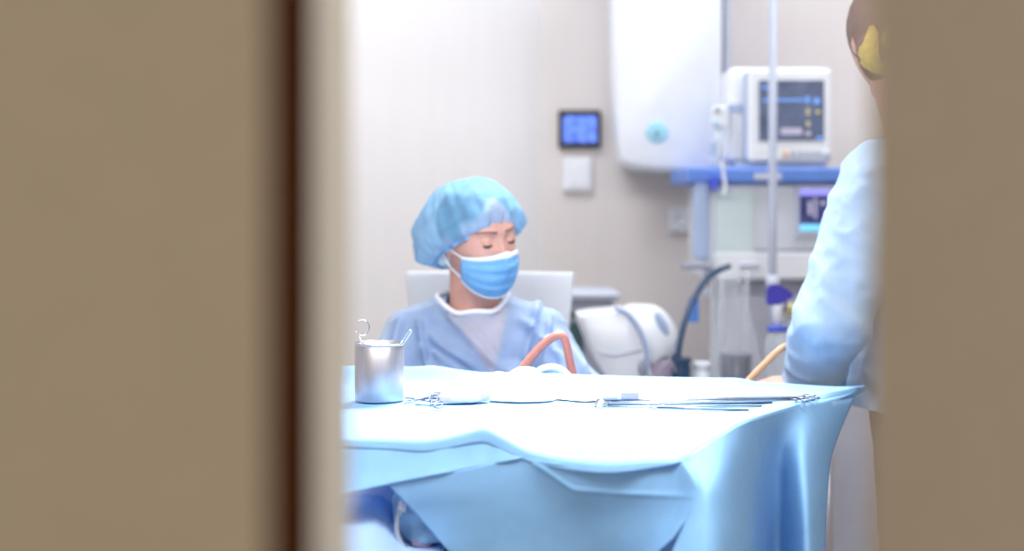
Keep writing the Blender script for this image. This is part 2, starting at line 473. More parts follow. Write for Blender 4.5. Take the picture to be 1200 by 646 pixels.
# the big darker flap
ctrl = [pr([(455, 568.5, 2.160), (493, 561, 2.160), (550, 549.5, 2.166), (607, 538, 2.170), (640, 541, 2.155), (680, 546, 2.143), (740, 548, 2.128), (780, 541, 2.113), (797.5, 538, 2.099)]),
        pr([(473, 588, 2.164), (510, 582, 2.164), (560, 575, 2.168), (607, 566, 2.171), (640, 565, 2.164), (676, 575, 2.151), (740, 577, 2.131), (790, 578, 2.100), (815, 574, 2.060)]),
        pr([(490, 606, 2.170), (525, 602, 2.171), (570, 600, 2.174), (610, 600, 2.176), (650, 602, 2.174), (690, 605, 2.164), (740, 606, 2.141), (785, 606, 2.101), (806, 604, 2.055)]),
        pr([(525, 646, 2.178), (560, 644, 2.182), (600, 642, 2.185), (630, 642, 2.186), (665, 644, 2.184), (700, 646, 2.176), (742, 648, 2.146), (775, 632, 2.100), (797, 619, 2.052)]),
        pr([(590, 720, 2.196), (615, 722, 2.200), (640, 722, 2.200), (660, 722, 2.200), (685, 716, 2.200), (708, 700, 2.192), (728, 680, 2.166), (760, 656, 2.117), (788, 632, 2.053)])]
g2 = crgrid(ctrl, 12, 12)
poly = [(627, 544), (650, 559), (672, 574.5), (740, 579), (812, 582)]
ring_c = (512, 590)
for row in g2:
    for p in row:
        D = p.y; px = 600 + p.x / D * FPX; py = HZ + (CAMZ - p.z) / D * FPX
        dm = 1e9
        for (a, b) in zip(poly, poly[1:]):
            ab = Vector((b[0] - a[0], b[1] - a[1])); ap = Vector((px - a[0], py - a[1]))
            q = max(0, min(1, ap.dot(ab) / ab.length_squared)); dm = min(dm, (ap - ab * q).length)
        p.y -= 0.0032 * math.exp(-(dm / 2.6) ** 2)
        p.y += 0.0022 * ridge(p, 6, 9.0)
bm = B(); add_grid(bm, g2); thicken(obj('corner_flap', bm, M_['drape'], dr_t, True), 0.001)

# folded skirt at the right-hand corner
cols = [[(797, 539, 2.10), (815, 574, 2.06), (806, 604, 2.055), (788, 646, 2.045), (760, 720, 2.03)],
        [(815, 528, 2.13), (830, 570, 2.05), (830, 606, 2.02), (826, 646, 2.0), (815, 720, 1.98)],
        [(840, 512, 2.22), (846, 556, 2.115), (852, 600, 2.075), (854, 646, 2.05), (850, 720, 2.03)],
        [(865, 497, 2.34), (864, 545, 2.25), (866, 596, 2.24), (868, 646, 2.23), (868, 720, 2.21)],
        [(885, 490, 2.42), (884, 535, 2.43), (886, 590, 2.46), (888, 646, 2.48), (890, 720, 2.49)],
        [(915, 481, 2.52), (912, 530, 2.55), (912, 588, 2.57), (913, 646, 2.58), (914, 720, 2.58)],
        [(946, 472, 2.62), (941, 528, 2.51), (943, 588, 2.44), (945, 646, 2.41), (946, 720, 2.39)],
        [(975, 466, 2.72), (962, 530, 2.60), (960, 590, 2.54), (960, 646, 2.52), (960, 720, 2.50)],
        [(1004, 459, 2.82), (976, 532, 2.76), (969, 590, 2.72), (967, 646, 2.70), (966, 720, 2.68)]]
ctrl = [[P(*cols[c][r]) for c in range(len(cols))] for r in range(5)]
g3 = crgrid(ctrl, 8, 10)
g3[0] = edge[nb:nb + len(g3[0])]
for i, row in enumerate(g3):
    if i == 0: continue
    for j, p in enumerate(row):
        p.y += 0.004 * ridge(p, 7, 2.0) * min(1, i / 6) * min(1, j / 6)
bm = B(); add_grid(bm, g3); thicken(obj('side_skirt', bm, M_['drape'], dr_t, True), 0.001)
# inner layer hanging behind the flap
ctrl = [pr([(560, 560, 2.24), (660, 566, 2.25), (740, 570, 2.25), (800, 572, 2.20), (860, 560, 2.30)]),
        pr([(560, 660, 2.26), (660, 660, 2.27), (740, 660, 2.27), (800, 660, 2.22), (860, 660, 2.30)]),
        pr([(575, 790, 2.26), (660, 790, 2.27), (740, 790, 2.27), (800, 790, 2.22), (860, 790, 2.30)])]
bm = B(); add_grid(bm, crgrid(ctrl, 6, 6)); thicken(obj('inner_layer', bm, M_['drape'], dr_t, True), 0.001)

# ------------------------------------------------------------------ things on the table
# steel cup
cc = Vector((P(444.5, 0, 2.635).x, 2.635, ZT + 0.004)); ch = 0.1045; cr = 0.0455
t = thing('steel_cup', 'brushed steel instrument cup standing at the left end of the draped table', 'cup', cc)
bm = B(); add_lathe(bm, [(0.003, 0), (cr - .001, 0), (cr, .002), (cr, ch - .001), (cr - .001, ch), (cr - .0025, ch - .001), (cr - .0025, .003), (0.003, .003)], cc, 56); obj('body', bm, M_['steel'], t, True)
bm = B(); add_tube(bm, [cc + Vector((math.cos(a) * cr, math.sin(a) * cr, ch)) for a in [2 * math.pi * k / 56 for k in range(56)]], 0.0022, 8, True); obj('rim', bm, M_['chrome'], t, True)

# tools standing in the cup
t = thing('ring_forceps', 'thin steel forceps with a wire ring handle standing at the left of the cup', 'forceps', cc + Vector((-.02, 0, .004)))
bm = B()
b0 = cc + Vector((-.012, .01, .004)); tp = P(421, 394, 2.635)
add_tube(bm, [b0, P(426.5, 408, 2.64), tp], 0.0014, 8); obj('shaft', bm, M_['chrome'], t, True)
bm = B()
c0 = P(424.5, 384.5, 2.635)
add_tube(bm, [c0 + Vector((math.cos(a) * .0128, math.cos(a) * 0.002, math.sin(a) * .0145)) for a in [R(-150) + R(285) * k / 30 for k in range(31)]], 0.0013, 8); obj('ring_handle', bm, M_['chrome'], t, True)
t = thing('needle_holder', 'shiny steel handle leaning out of the right side of the cup', 'surgical tool', cc + Vector((.02, 0, .004)))
bm = B(); q0 = cc + Vector((.005, -.006, .004)); q1 = P(466, 408, 2.62); q2 = P(473, 399, 2.615); q3 = P(480, 389.5, 2.61)
add_tube(bm, [q0, q1, q2], 0.0022, 8); obj('shaft', bm, M_['chrome'], t, True)
bm = B(); dq = (q3 - q1).normalized(); sd = Vector((dq.z, 0, -dq.x))
add_tube(bm, catmull([q1, q1 + dq * .010 + sd * .003, q2 + sd * .003, q3 + sd * .002, q3 + dq * .003, q3 - sd * .003, q2 - sd * .0022, q1 - sd * .001], 6, True), 0.0013, 8, True); obj('finger_loop', bm, M_['chrome'], t, True)


def on_table(px, py, dz=0.003):
    D = (CAMZ - ZT - dz) * FPX / (py - HZ); return P(px, py, D)


# small clamps beside the cup
SM = [((474, 473.5), (510, 463.5), 'small steel clamp lying across the others beside the cup'), ((474, 466), (508, 471), 'small steel clamp crossing under another beside the cup'),
      ((486, 475), (512, 474.5), 'small steel clamp nearest the front edge beside the cup'), ((476, 470), (506, 466.5), 'small dark steel clamp in the middle of the cluster beside the cup')]
for i, (a, b, lb) in enumerate(SM):
    A_ = on_table(a[0], a[1], .006 + .003 * i); Bq = on_table(b[0], b[1], .006 + .003 * i)
    t = thing('surgical_clamp', lb, 'clamp', A_, 'small clamps beside the cup')
    bm = B(); add_tube(bm, [A_, A_.lerp(Bq, .5), Bq], 0.0017, 8, rf=lambda s: 0.0010 + 0.001 * s); obj('shaft', bm, M_['darksteel'], t, True)
    for sgn in (-1, 1):
        c0 = Bq + Vector((0.003, sgn * .009, .0012 * sgn))
        bm = B(); add_tube(bm, [c0 + Vector((math.cos(q) * .008, math.sin(q) * .0075, 0.002 * math.sin(q))) for q in [2 * math.pi * k / 20 for k in range(20)]], 0.0013, 6, True); obj('finger_ring', bm, M_['darksteel'], t, True)

# crumpled gauze
def gauze(name, label, cat, ells, m, amp=0.006, f=18, seed=1.0, voxel=0.004, group=None):
    bm = B()
    for (c, r) in ells: add_ell(bm, c, r)
    me = blob(bm, voxel, 2)
    displace(me, lambda p: amp * ridge(p, f, seed, (1, 1, 0.7)) + amp * 0.5 * ridge(p, f * 2.3, seed + 5))
    for v in me.vertices: v.co.z = max(v.co.z, ZT + 0.005)
    o = link(name, me, m); return tag(o, label, cat, group)


gauze('gauze_swab', 'large crumpled white gauze heap with a raised peak in the middle of the table', 'gauze',
      [(P(560, 462, 2.70), (.045, .035, .030)), (P(588, 459, 2.71), (.038, .035, .033)), (P(614, 455, 2.72), (.034, .038, .0395)), (P(640, 461, 2.70), (.045, .045, .030)), (P(665, 468, 2.67), (.042, .04, .024)), (P(612, 470, 2.63), (.06, .03, .018)), (P(684, 472, 2.64), (.026, .026, .013))],
      M_['gauze'], 0.0045, 16, 1.0)
gauze('gauze_swab', 'low crumpled white gauze pad at the left end of the gauze heap', 'gauze',
      [(P(522, 464, 2.735), (.038, .022, .026)), (P(546, 463, 2.76), (.03, .02, .027))], M_['gauze'], 0.0035, 20, 4.0)
gauze('paper_wrapper', 'crumpled greyish paper wrapper lying in front of the gauze heap', 'wrapper',
      [(P(538, 468, 2.60), (.040, .016, .011)), (P(556, 464, 2.615), (.026, .014, .015))], M_['gauze_grey'], 0.003, 40, 6.0, 0.003)

# long instruments
LG = [((702, 468.8), (944, 465.6), 1, 'long thin steel instrument lying farthest back in the bundle'),
      ((701, 470.3), (938, 467.5), 1, 'long thin steel instrument second from the back of the bundle'),
      ((700, 472.2), (930, 469.3), 1, 'long thin steel instrument in the middle of the bundle'),
      ((699, 474.5), (905, 472.5), 0, 'long thin steel rod with a plain end, second from the front of the bundle'),
      ((699, 477.2), (893, 476.2), 0, 'long thin steel rod with a plain end near the front of the bundle'),
      ((764, 477.5), (878, 481.2), 0, 'shorter steel rod slanting out of the front of the bundle')]
for i, (a, b, rg, lb) in enumerate(LG):
    A_ = on_table(*a, .007); Bq = on_table(*b, .007)
    t = thing('long_instrument', lb, 'surgical tool', A_, 'long instruments on the drape')
    bm = B(); add_tube(bm, [A_, A_.lerp(Bq, .5), Bq], 0.002, 8); obj('shaft', bm, M_['darksteel'] if i % 2 else M_['chrome'], t, True)
    bm = B(); add_tube(bm, [A_ + (A_ - Bq).normalized() * .004, A_ + (Bq - A_) * .06], 0.0025, 8); obj('jaw', bm, M_['chrome'], t, True)
    if rg:
        for sgn in (-1, 1):
            c0 = Bq + Vector((0.011, sgn * .016, .0))
            bm = B(); add_tube(bm, [c0 + Vector((math.cos(q) * .012, math.sin(q) * .013, 0.001)) for q in [2 * math.pi * k / 22 for k in range(22)]], 0.0011, 6, True); obj('finger_ring', bm, M_['darksteel'], t, True)
for (px, py, sx, sz, lb) in ((715, 468, .028, .006, 'flat pale lavender plastic clip, smaller of the two on the instruments'), (738, 467.5, .032, .0125, 'taller pale lavender plastic clip with slots on the instruments')):
    c0 = on_table(px, py, .010)
    t = thing('plastic_clip', lb, 'clip', c0, 'plastic clips on the instruments')
    bm = B(); add_box(bm, c0 + Vector((-sx / 2, -.008, 0)), c0 + Vector((sx / 2, .008, sz)), .002)
    obj('body', bm, M_['clip'], t)
    for s in (-.25, .2):
        bm = B(); add_box(bm, c0 + Vector((sx * s - .003, -.005, sz - .0005)), c0 + Vector((sx * s + .003, .003, sz + .0006)), .0004); obj('slot', bm, M_['darksteel'], t)

# rubber tubes behind the gauze
bm = B()
pts = catmull([P(596, 452, 2.93), P(613, 431, 2.93), P(625, 416, 2.935), P(640, 401, 2.94), P(653, 393.5, 2.94), P(660.5, 395.5, 2.94), P(664, 405, 2.94), P(668, 425, 2.94), P(673, 445, 2.94), P(677, 462, 2.94)], 8)
add_tube(bm, pts, 0.0088, 14)
o = obj('rubber_tube', bm, M_['rubber_red'], None, True); tag(o, 'bent reddish brown rubber tube rising behind the gauze heap', 'tube')
bm = B(); add_tube(bm, catmull([P(616, 452, 2.915), P(628, 437, 2.915), P(640, 431, 2.915), P(652, 431, 2.915), P(664, 438, 2.915), P(675, 452, 2.915)], 8), 0.0065, 12)
o = obj('white_hose', bm, M_['white_plastic'], None, True); tag(o, 'short white hose arching low beneath the bent reddish tube', 'hose')

# ------------------------------------------------------------------ operating bed under the drape's left corner
t = thing('operating_table', 'operating table with dark padding under the hanging drape', 'operating table', (-0.3, 2.5, 0))
bm = B(); add_box(bm, (-1.25, 2.09, 0.735), (-0.108, 2.76, 0.815), 0.02); obj('pad', bm, M_['pad'], t)
bm = B(); add_box(bm, (-1.22, 2.15, 0.695), (-0.12, 2.74, 0.735), 0.005); obj('bed_frame', bm, M_['steel'], t)
bm = B(); add_box(bm, (-0.62, 2.42, 0.12), (-0.42, 2.60, 0.696), 0.02); obj('column', bm, M_['steel'], t)
bm = B(); add_box(bm, (-0.85, 2.32, 0.0), (-0.15, 2.70, 0.12), 0.03); obj('base', bm, M_['white_plastic'], t)
rows = []
for i in range(34):
    y = 2.07 + 0.682 * i / 33; row = []
    for j in range(70):
        x = -1.15 + 1.045 * j / 69
        p = Vector((x, y, 0.823)); 
        fx = max(0, min(1, (-.155 - x) / .06)); fy = max(0, min(1, (y - 2.08) / .15))
        p.z += 0.004 + 0.005 * ridge(p, 9, 7.7, (1, 2.2, 1)) + .062 * fx * fx * (3 - 2 * fx) * fy ** .8; row.append(p)
    rows.append(row)
rows.insert(0, [p + Vector((0, -0.012, -0.03 - p.z + 0.83)) for p in rows[0]]); rows.insert(0, [p + Vector((0, -0.002, -0.25)) for p in rows[0]])
bm = B(); add_grid(bm, rows); o = obj('bed_sheet', bm, M_['sheet'], None, True); thicken(o, .001); tag(o, 'pale creased sheet lying under the hanging corner of the drape', 'sheet')


def soft(name, label, cat, ells, m, amp, f, seed, voxel=0.005, zmin=None, parent=None):
    bm = B()
    for e in ells:
        if len(e) == 2: add_ell(bm, *e)
        else: add_cap(bm, *e)
    me = blob(bm, voxel, 3)
    displace(me, lambda p: amp * ridge(p, f, seed) + amp * .5 * ridge(p, f * 2.1, seed + 3))
    if zmin is not None:
        for v in me.vertices: v.co.z = max(v.co.z, zmin)
    o = link(name, me, m, parent)
    return tag(o, label, cat) if label else o


soft('folded_blanket', 'mauve grey folded cloth behind the pale sheet at the lower left', 'cloth',
     [(P(420, 594, 2.36), (.11, .06, .040)), (P(450, 588, 2.40), (.06, .05, .04)), (P(350, 590, 2.36), (.12, .07, .05))], M_['mauve'], .008, 11, 2.0, .006, 0.868)
soft('blue_wrap', 'shiny crumpled blue plastic wrap lying on the sheet below the drape', 'plastic wrap',
     [(P(478, 585, 2.25), (.018, .022, .022)), (P(484, 604, 2.24), (.026, .030, .028)), (P(500, 622, 2.25), (.040, .045, .026)), (P(515, 632, 2.30), (.045, .045, .026)), (P(480, 634, 2.262), (.030, .024, .016))], M_['bag'], .006, 22, 8.0, .004, 0.838)
soft('pink_grey_pouch', 'small pinkish grey pouch half inside the blue plastic wrap', 'pouch',
     [(P(495, 636, 2.215), (.017, .012, .010))], M_['pinkgrey'], .001, 30, 1.0, .003)
t = thing('drain_tube', 'pale curved drain tube with a connector running over the blue wrap', 'tube', P(470, 600, 2.26))
bm = B(); add_tube(bm, catmull([P(471, 596, 2.20), P(466, 606, 2.195), P(465, 620, 2.19), P(468, 634, 2.19), P(476, 648, 2.19), P(486, 660, 2.19)], 8), .0042, 12); obj('hose', bm, M_['clear'], t, True)
bm = B(); add_tube(bm, [P(472, 588, 2.205), P(471.5, 592, 2.203), P(470.5, 599, 2.198)], .0065, 14); add_tube(bm, [P(472.6, 585.5, 2.207), P(472, 589, 2.205)], .0045, 12); obj('connector', bm, M_['white_plastic'], t, True)

# ------------------------------------------------------------------ people
EZ = .015


def head_shape(bm, M, sc=1.0):
    """a head facing local -Y, origin at the middle of the head"""
    U, V = 96, 72
    rings = []
    for i in range(V + 1):
        ph = math.pi * i / V; row = []
        for j in range(U):
            a = 2 * math.pi * j / U
            d = Vector((math.sin(ph) * math.cos(a), math.sin(ph) * math.sin(a), math.cos(ph)))
            x, y, z = d.x * .077, d.y * .097, d.z * .117
            if z < 0:
                k = -z / .117
                x *= 1 - .30 * k ** 1.3
                if y > 0: y *= 1 - .55 * k
                else: y *= 1 - .04 * k
            if y < 0:                                   # flatten the face plane a little
                y *= 1 - .10 * max(0, 1 - abs(x) / .05) * max(0, 1 - abs(z) / .10)
            p = Vector((x, y, z))

            def bump(c, r, amt):
                q = ((p.x - c[0]) / r[0]) ** 2 + ((p.y - c[1]) / r[1]) ** 2 + ((p.z - c[2]) / r[2]) ** 2
                return amt * math.exp(-q)
            dy = 0
            dy -= bump((0, -.088, -.022), (.011, .05, .016), .020)      # nose tip
            dy -= bump((0, -.088, .004), (.008, .05, .022), .012)      # bridge
            for s in (-1, 1):
                dy += bump((s * .031, -.082, .004 + EZ), (.017, .04, .012), .014)   # sockets
                dy -= bump((s * .030, -.085, .024 + EZ), (.022, .04, .008), .005)   # brow
                dy -= bump((s * .042, -.07, -.022), (.02, .04, .018), .004)    # cheeks
                dy -= bump((s * .012, -.088, -.030), (.008, .05, .008), .007)
            dy -= bump((0, -.085, -.060), (.024, .05, .012), .006)      # mouth
            dy -= bump((0, -.085, -.098), (.024, .05, .016), .009)      # chin
            p.y += dy
            row.append(bm.verts.new(M @ (p * sc)))
        rings.append(row)
    for a, b in zip(rings, rings[1:]):
        for k in range(U):
            try: bm.faces.new((a[k], a[(k + 1) % U], b[(k + 1) % U], b[k]))
            except Exception: pass
    bmesh.ops.remove_doubles(bm, verts=bm.verts[:], dist=1e-6)
    Rm = M.to_3x3()
    for s in (-1, 1):
        add_ell(bm, M @ Vector((s * .031, -.0725, .001 + EZ)), (.0135, .0125, .0115), Rm)                  # lidded eyes
        add_cap(bm, M @ Vector((s * .019, -.0815, -.0055 + EZ)), .0022, M @ Vector((s * .042, -.077, -.0055 + EZ)), .0022)  # lower lid
        add_ell(bm, M @ Vector((s * .077, .012, -.008)), (.007, .018, .030), Rm)                      # ears
        add_cap(bm, M @ Vector((s * .083, .024, .012)), .005, M @ Vector((s * .081, .020, -.02)), .005)


def hand_shape(bm, wrist, fwd, up, curl=0.5, side=1, sc=1.0):
    """palm, four fingers of unequal length and a thumb; fwd along the hand, up out of its back"""
    f = Vector(fwd).normalized(); u = Vector(up); u = (u - f * u.dot(f)).normalized(); s = f.cross(u).normalized() * side
    W = Vector(wrist)
    for k in (-.026, -.009, .009, .026):
        add_cap(bm, W + s * k * .6 * sc, .014 * sc, W + f * .082 * sc + s * k * sc, .0115 * sc)
    for k, ln, r in ((-.030, .062, .0075), (-.010, .076, .0085), (.010, .082, .0088), (.030, .074, .0085)):
        p = W + f * .084 * sc + s * k * sc; dcur = f.copy(); ang = 0
        for q, seg in enumerate((.44, .32, .24)):
            ang += curl * (0.5 + 0.25 * q)
            dcur = f * math.cos(ang) - u * math.sin(ang)
            p2 = p + dcur * ln * seg * sc
            add_cap(bm, p, r * (1 - .1 * q) * sc, p2, r * (.93 - .1 * q) * sc); p = p2
    tb = W + f * .022 * sc + s * .028 * sc - u * .006 * sc
    t1 = tb + (f * .6 + s * .62 - u * .4).normalized() * .038 * sc
    t2 = t1 + (f * .9 + s * .2 - u * .5).normalized() * .030 * sc
    t3 = t2 + (f * .95 - u * .45 - s * .1).normalized() * .024 * sc
    add_cap(bm, tb, .013 * sc, t1, .0105 * sc); add_cap(bm, t1, .0105 * sc, t2, .0095 * sc); add_cap(bm, t2, .0095 * sc, t3, .008 * sc)


def on_head(M, pts, r, flat=1.0, seg=8, rf=None):
    bm = B(); add_tube(bm, [M @ Vector(p) for p in pts], r, seg, rf=rf, flat=flat); return bm


def bouffant(M, c, ax, ay, hz_, tilt, lo=-48, amp=.0035, seed=0.0):
    """gathered cap: dome closed on an elastic brim"""
    T = M @ Matrix.Translation(c) @ Matrix.Rotation(tilt, 4, 'X')
    rows = []; U, V = 140, 44
    for i in range(V + 1):
        ph = R(lo) + (R(90) - R(lo)) * i / V; row = []
        for j in range(U):
            a = 2 * math.pi * j / U
            rr = math.cos(ph)
            h = hz_ * math.sin(ph) if ph > 0 else hz_ * .45 * math.sin(ph)
            p = Vector((ax * rr * math.cos(a), ay * rr * math.sin(a), h))
            k = max(0.0, 1 - i / V)
            gather = amp * k ** 1.2 * (math.sin(a * 23 + 2.5 * noise.noise(Vector((a * 2, seed, 0)))) + .6 * math.sin(a * 37 + 1))
            fold = .010 * ridge(p, 13, seed + 2, (1, .6, 1)) + .003 * ridge(p, 30, seed)
            p += p.normalized() * (gather + fold * min(1, 3 * (1 - abs(2 * i / V - .9))) if i > 2 else gather)
            row.append(T @ p)
        rows.append(row + [row[0]])
    return rows, T


# ---- woman seated behind the table
HW = Matrix.Translation((-0.076, 3.262, 1.292)) @ Matrix.Rotation(R(37), 4, 'Z') @ Matrix.Rotation(R(14), 4, 'X') @ Matrix.Rotation(R(-9), 4, 'Y')
bm = B(); head_shape(bm, HW)
nb_ = Vector((-.085, 3.32, 1.11))
add_cap(bm, nb_, .062, HW @ Vector((0, .028, -.06)), .052)
add_cap(bm, HW @ Vector((0, .02, -.075)), .045, HW @ Vector((0, -.045, -.093)), .026)
SHL, SHR = Vector((-.236, 3.33, 1.066)), Vector((.070, 3.32, 1.068))
ELL, ELR = Vector((-.315, 3.18, .865)), Vector((.176, 3.16, .872))
WRL, WRR = Vector((-.115, 3.03, .89)), Vector((.025, 3.02, .89))
def torso(bm, g=0.0, gs=None, low=True):
    add_cap(bm, (-.075, 3.36, .60), .135 + g, (-.078, 3.35, .80), .115 + g, 1.15, .85, (1, 0, 0))
    add_cap(bm, (-.078, 3.35, .80), .115 + g, (-.082, 3.335, 1.0), .128 + g, 1.08, .8, (1, 0, 0))
    add_cap(bm, (-.17, 3.335, 1.03), .075 + g, (.005, 3.33, 1.03), .075 + g)
    for s, sh in ((-1, SHL), (1, SHR)):
        add_cap(bm, (-.084, 3.34, 1.10), .055 + g, sh, .05 + g)
        add_ell(bm, (-.082 + s * .066, 3.262, .955), (.06 + g * .7, .045 + g * .5, .065 + g * .7))
torso(bm)
for sh, el, wr, s in ((SHL, ELL, WRL, 1), (SHR, ELR, WRR, -1)):
    add_cap(bm, sh, .05, el, .036); add_cap(bm, el, .037, wr, .025)
    hand_shape(bm, wr, Vector((.05 * s, -.16, -.02)), (0, 0, 1), .6, s, .92)
for s in (-1, 1):
    hp = Vector((-.075 + s * .09, 3.34, .585)); kn = Vector((-.075 + s * .10, 2.94, .565)); an = Vector((-.075 + s * .10, 3.0, .09))
    add_cap(bm, hp, .088, kn, .058); add_cap(bm, kn, .058, an, .036)
    add_cap(bm, an + Vector((0, .02, -.045)), .035, an + Vector((0, -.14, -.058)), .028)
me = blob(bm, .0034, 3)
woman = link('person', me, M_['skin'])
tag(woman, 'person seated behind the draped table in blue bouffant cap, face mask and gown, looking down', 'person')
# eyes, brows
for s in (-1, 1):
    arc = [(s * .031 + math.cos(q) * .0138, -.0850 + .006 * abs(math.cos(q)) ** 2, EZ - .0025 + .0045 * math.sin(q)) for q in [R(200) + R(140) * k / 12 for k in range(13)]]
    obj('eyelashes', on_head(HW, arc, .0016, rf=lambda t_: .0010 + .0016 * math.sin(math.pi * t_)), M_['lash'], woman, True)
bvh = BVHTree.FromPolygons([v.co[:] for v in me.vertices], [p.vertices[:] for p in me.polygons])
for s in (-1, 1):
    pts = []
    for k in range(12):
        t_ = k / 11
        q = HW @ Vector((s * (.012 + .042 * t_), -.13, EZ + .0235 + .006 * math.sin(math.pi * t_ * .8) - .006 * t_))
        hit = bvh.ray_cast(q, (HW.to_3x3() @ Vector((0, 1, 0))))
        if hit[0]: pts.append(hit[0])
    bm = B(); add_tube(bm, pts, .0022, 8, rf=lambda t_: .0026 - .0016 * t_); obj('eyebrow', bm, M_['brow'], woman, True)
# hair under the cap
bm = B()
T_ = HW.copy()
add_ell(bm, HW @ Vector((0, .018, .034)), (.083, .096, .090), HW.to_3x3(), 40, 28)
add_ell(bm, HW @ Vector((0, .085, .015)), (.05, .042, .045), HW.to_3x3(), 24, 18)
hr = blob(bm, .004, 3)
inv = HW.inverted()
cut(hr, lambda p: (lambda q: q.z < .050 - .80 * (q.y + .085) + .016 or (q.y < -.03 and q.z < .062))(inv @ p))
displace(hr, lambda p: .002 * ridge(p, 60, 1, (1, 1, .4)))
link('hair', hr, M_['hair'], woman)
# bouffant cap
rows, T = bouffant(HW, Vector((0, .036, .000)), .120, .143, .120, R(-39), -42, .003, 4.0)
bm = B(); add_grid(bm, rows); bmesh.ops.remove_doubles(bm, verts=bm.verts[:], dist=.0002); cp = obj('bouffant_cap', bm, M_['cap'], woman, True)
bm = B(); add_tube(bm, rows[1][:-1], .0034, 8, True); obj('elastic_edge', bm, M_['capedge'], cp, True)
# face mask
def mask_pt(u, v):
    """u -1..1 ear to ear, v 0 top .. 1 bottom"""
    a = u * R(74)
    zt = -.0105 - .010 * abs(u) ** 1.2 + .008 * math.exp(-(u / .16) ** 2); zb = -.118 + .040 * abs(u) ** 2
    z = zt + (zb - zt) * v
    bul = math.sin(math.pi * min(1, v * 1.02)) ** .7
    rx = .074 + .006 * bul - .003 * v; ry = .093 + .012 * bul - .012 * v ** 2
    nose = .017 * math.exp(-(u / .17) ** 2) * math.exp(-((v - .22) / .30) ** 2) + .007 * math.exp(-(u / .13) ** 2) * (1 - v) ** 3
    pl = .0018 * (1 if (v * 4.0) % 1 < .5 else -1) * (1 if .15 < v < .9 else 0) * (1 - abs(u)) ** .4
    return Vector((rx * math.sin(a), -(ry + nose + pl) * math.cos(a) ** .75 + 0.0, z))
rows = []
for i in range(41):
    rows.append([HW @ mask_pt(-1 + 2 * j / 60, i / 40) for j in range(61)])
bm = B(); add_grid(bm, rows); mk = obj('face_mask', bm, M_['mask'], woman, True); thicken(mk, .0015)
bm = B(); add_grid(bm, [[HW @ (mask_pt(-1 + 2 * j / 60, i * .022) * 1.012) for j in range(61)] for i in range(5)]); thicken(obj('nose_band', bm, M_['white_cloth'], mk, True), .001)
bm = B(); add_tube(bm, [HW @ (mask_pt(-1 + 2 * j / 60, 1.0) * 1.006) for j in range(61)], .0018, 6); obj('lower_hem', bm, M_['white_cloth'], mk, True)
for s in (-1, 1):
    e = Vector((s * .083, .024, .006)); e2 = Vector((s * .083, .026, -.028))
    for (v, q) in ((.03, e), (.86, e2)):
        a = mask_pt(s, v); m_ = (a + q) / 2 + Vector((s * .007, 0, 0))
        bm = B(); add_tube(bm, [HW @ p for p in catmull([a * 1.01, m_, q], 6)], .0017, 6); obj('ear_loop', bm, M_['white_cloth'], mk, True)
# scrub top under the gown, V neck
bm = B(); torso(bm, .004)
for sh, el in ((SHL, ELL), (SHR, ELR)): add_cap(bm, sh, .054, sh.lerp(el, .6), .043)
add_cap(bm, nb_ + Vector((0, .012, -.02)), .072, nb_ + Vector((-.005, .0, .055)), .062)
sm = blob(bm, .005, 3)
def vneck(p):
    r = math.hypot((p.x + .086) / .064, (p.y - 3.318) / .062)
    if r < 1 and p.z > 1.09: return True
    if p.z > 1.152 + .10 * max(-.2, (p.y - 3.32)) / .1 * .5: return True
    if p.y < 3.31 and p.z > .985:
        h = max(0, (p.z - .985) / .17); xm = -.045 - .036 * min(1, h)
        return abs(p.x - xm) < .078 * h
    return False
cut(sm, vneck)
sct = link('scrub_top', sm, M_['scrub'], woman)
# gown
bm = B(); torso(bm, .024)
add_cap(bm, (-.088, 3.325, 1.04), .115, (-.09, 3.322, 1.092), .085)
for sh in (SHL, SHR): add_cap(bm, (-.088, 3.335, 1.125), .07, Vector((-.088, 3.33, 1.11)).lerp(sh, .85), .060)
for sh, el, wr in ((SHL, ELL, WRL), (SHR, ELR, WRR)):
    add_cap(bm, sh, .070, el, .070); add_cap(bm, el, .068, wr, .045)
add_cap(bm, (-.075, 3.33, .60), .17, (-.075, 3.02, .60), .15, 1.25, .6, (1, 0, 0))
gm = blob(bm, .0055, 5)
FOLDS = [((512, 352), (585, 432), .020, 5), ((491, 372), (501, 432), .012, 4), ((492, 384), (535, 406), .011, 4), ((496, 392), (562, 432), .012, 5), ((494, 404), (535, 432), .009, 4),
         ((470, 372), (455, 430), .008, 5), ((632, 352), (612, 432), .012, 5), ((645, 372), (640, 435), .010, 4), ((652, 385), (690, 440), .010, 5), ((560, 372), (590, 430), .007, 6), ((610, 372), (660, 420), .008, 5)]
def gw(p):
    q = Vector((p.x * .8 + p.z * .45, p.y * .6, p.z * .55 - p.x * .5 * (1 if p.x > -.09 else -1)))
    v = .012 * noise.noise(q * 9 + Vector((3, 1, 2))) - .012 * ridge(q, 8, 4.0) - .006 * ridge(q, 19, 2) + .002 * ridge(q, 40, 1)
    dn = math.hypot(p.x + .086, (p.y - 3.318))
    v = max(v, -.008)
    px = 600 + p.x / p.y * FPX; py = HZ + (CAMZ - p.z) / p.y * FPX
    for (a, b, h, wd) in FOLDS:
        ab = Vector((b[0] - a[0], b[1] - a[1])); ap = Vector((px - a[0], py - a[1])); t_ = ap.dot(ab) / ab.length_squared
        if -.1 < t_ < 1.1:
            dd = (ap.x * ab.y - ap.y * ab.x) / ab.length; e_ = min(1, 4 * (t_ + .1), 4 * (1.1 - t_))
            v += e_ * h * 2.2 * (math.exp(-(dd / wd) ** 2) - .6 * math.exp(-((dd - 1.6 * wd) / wd) ** 2))
    v = max(v, -.010)
    return v * min(1, max(.25, (dn - .06) / .08))
displace(gm, gw)
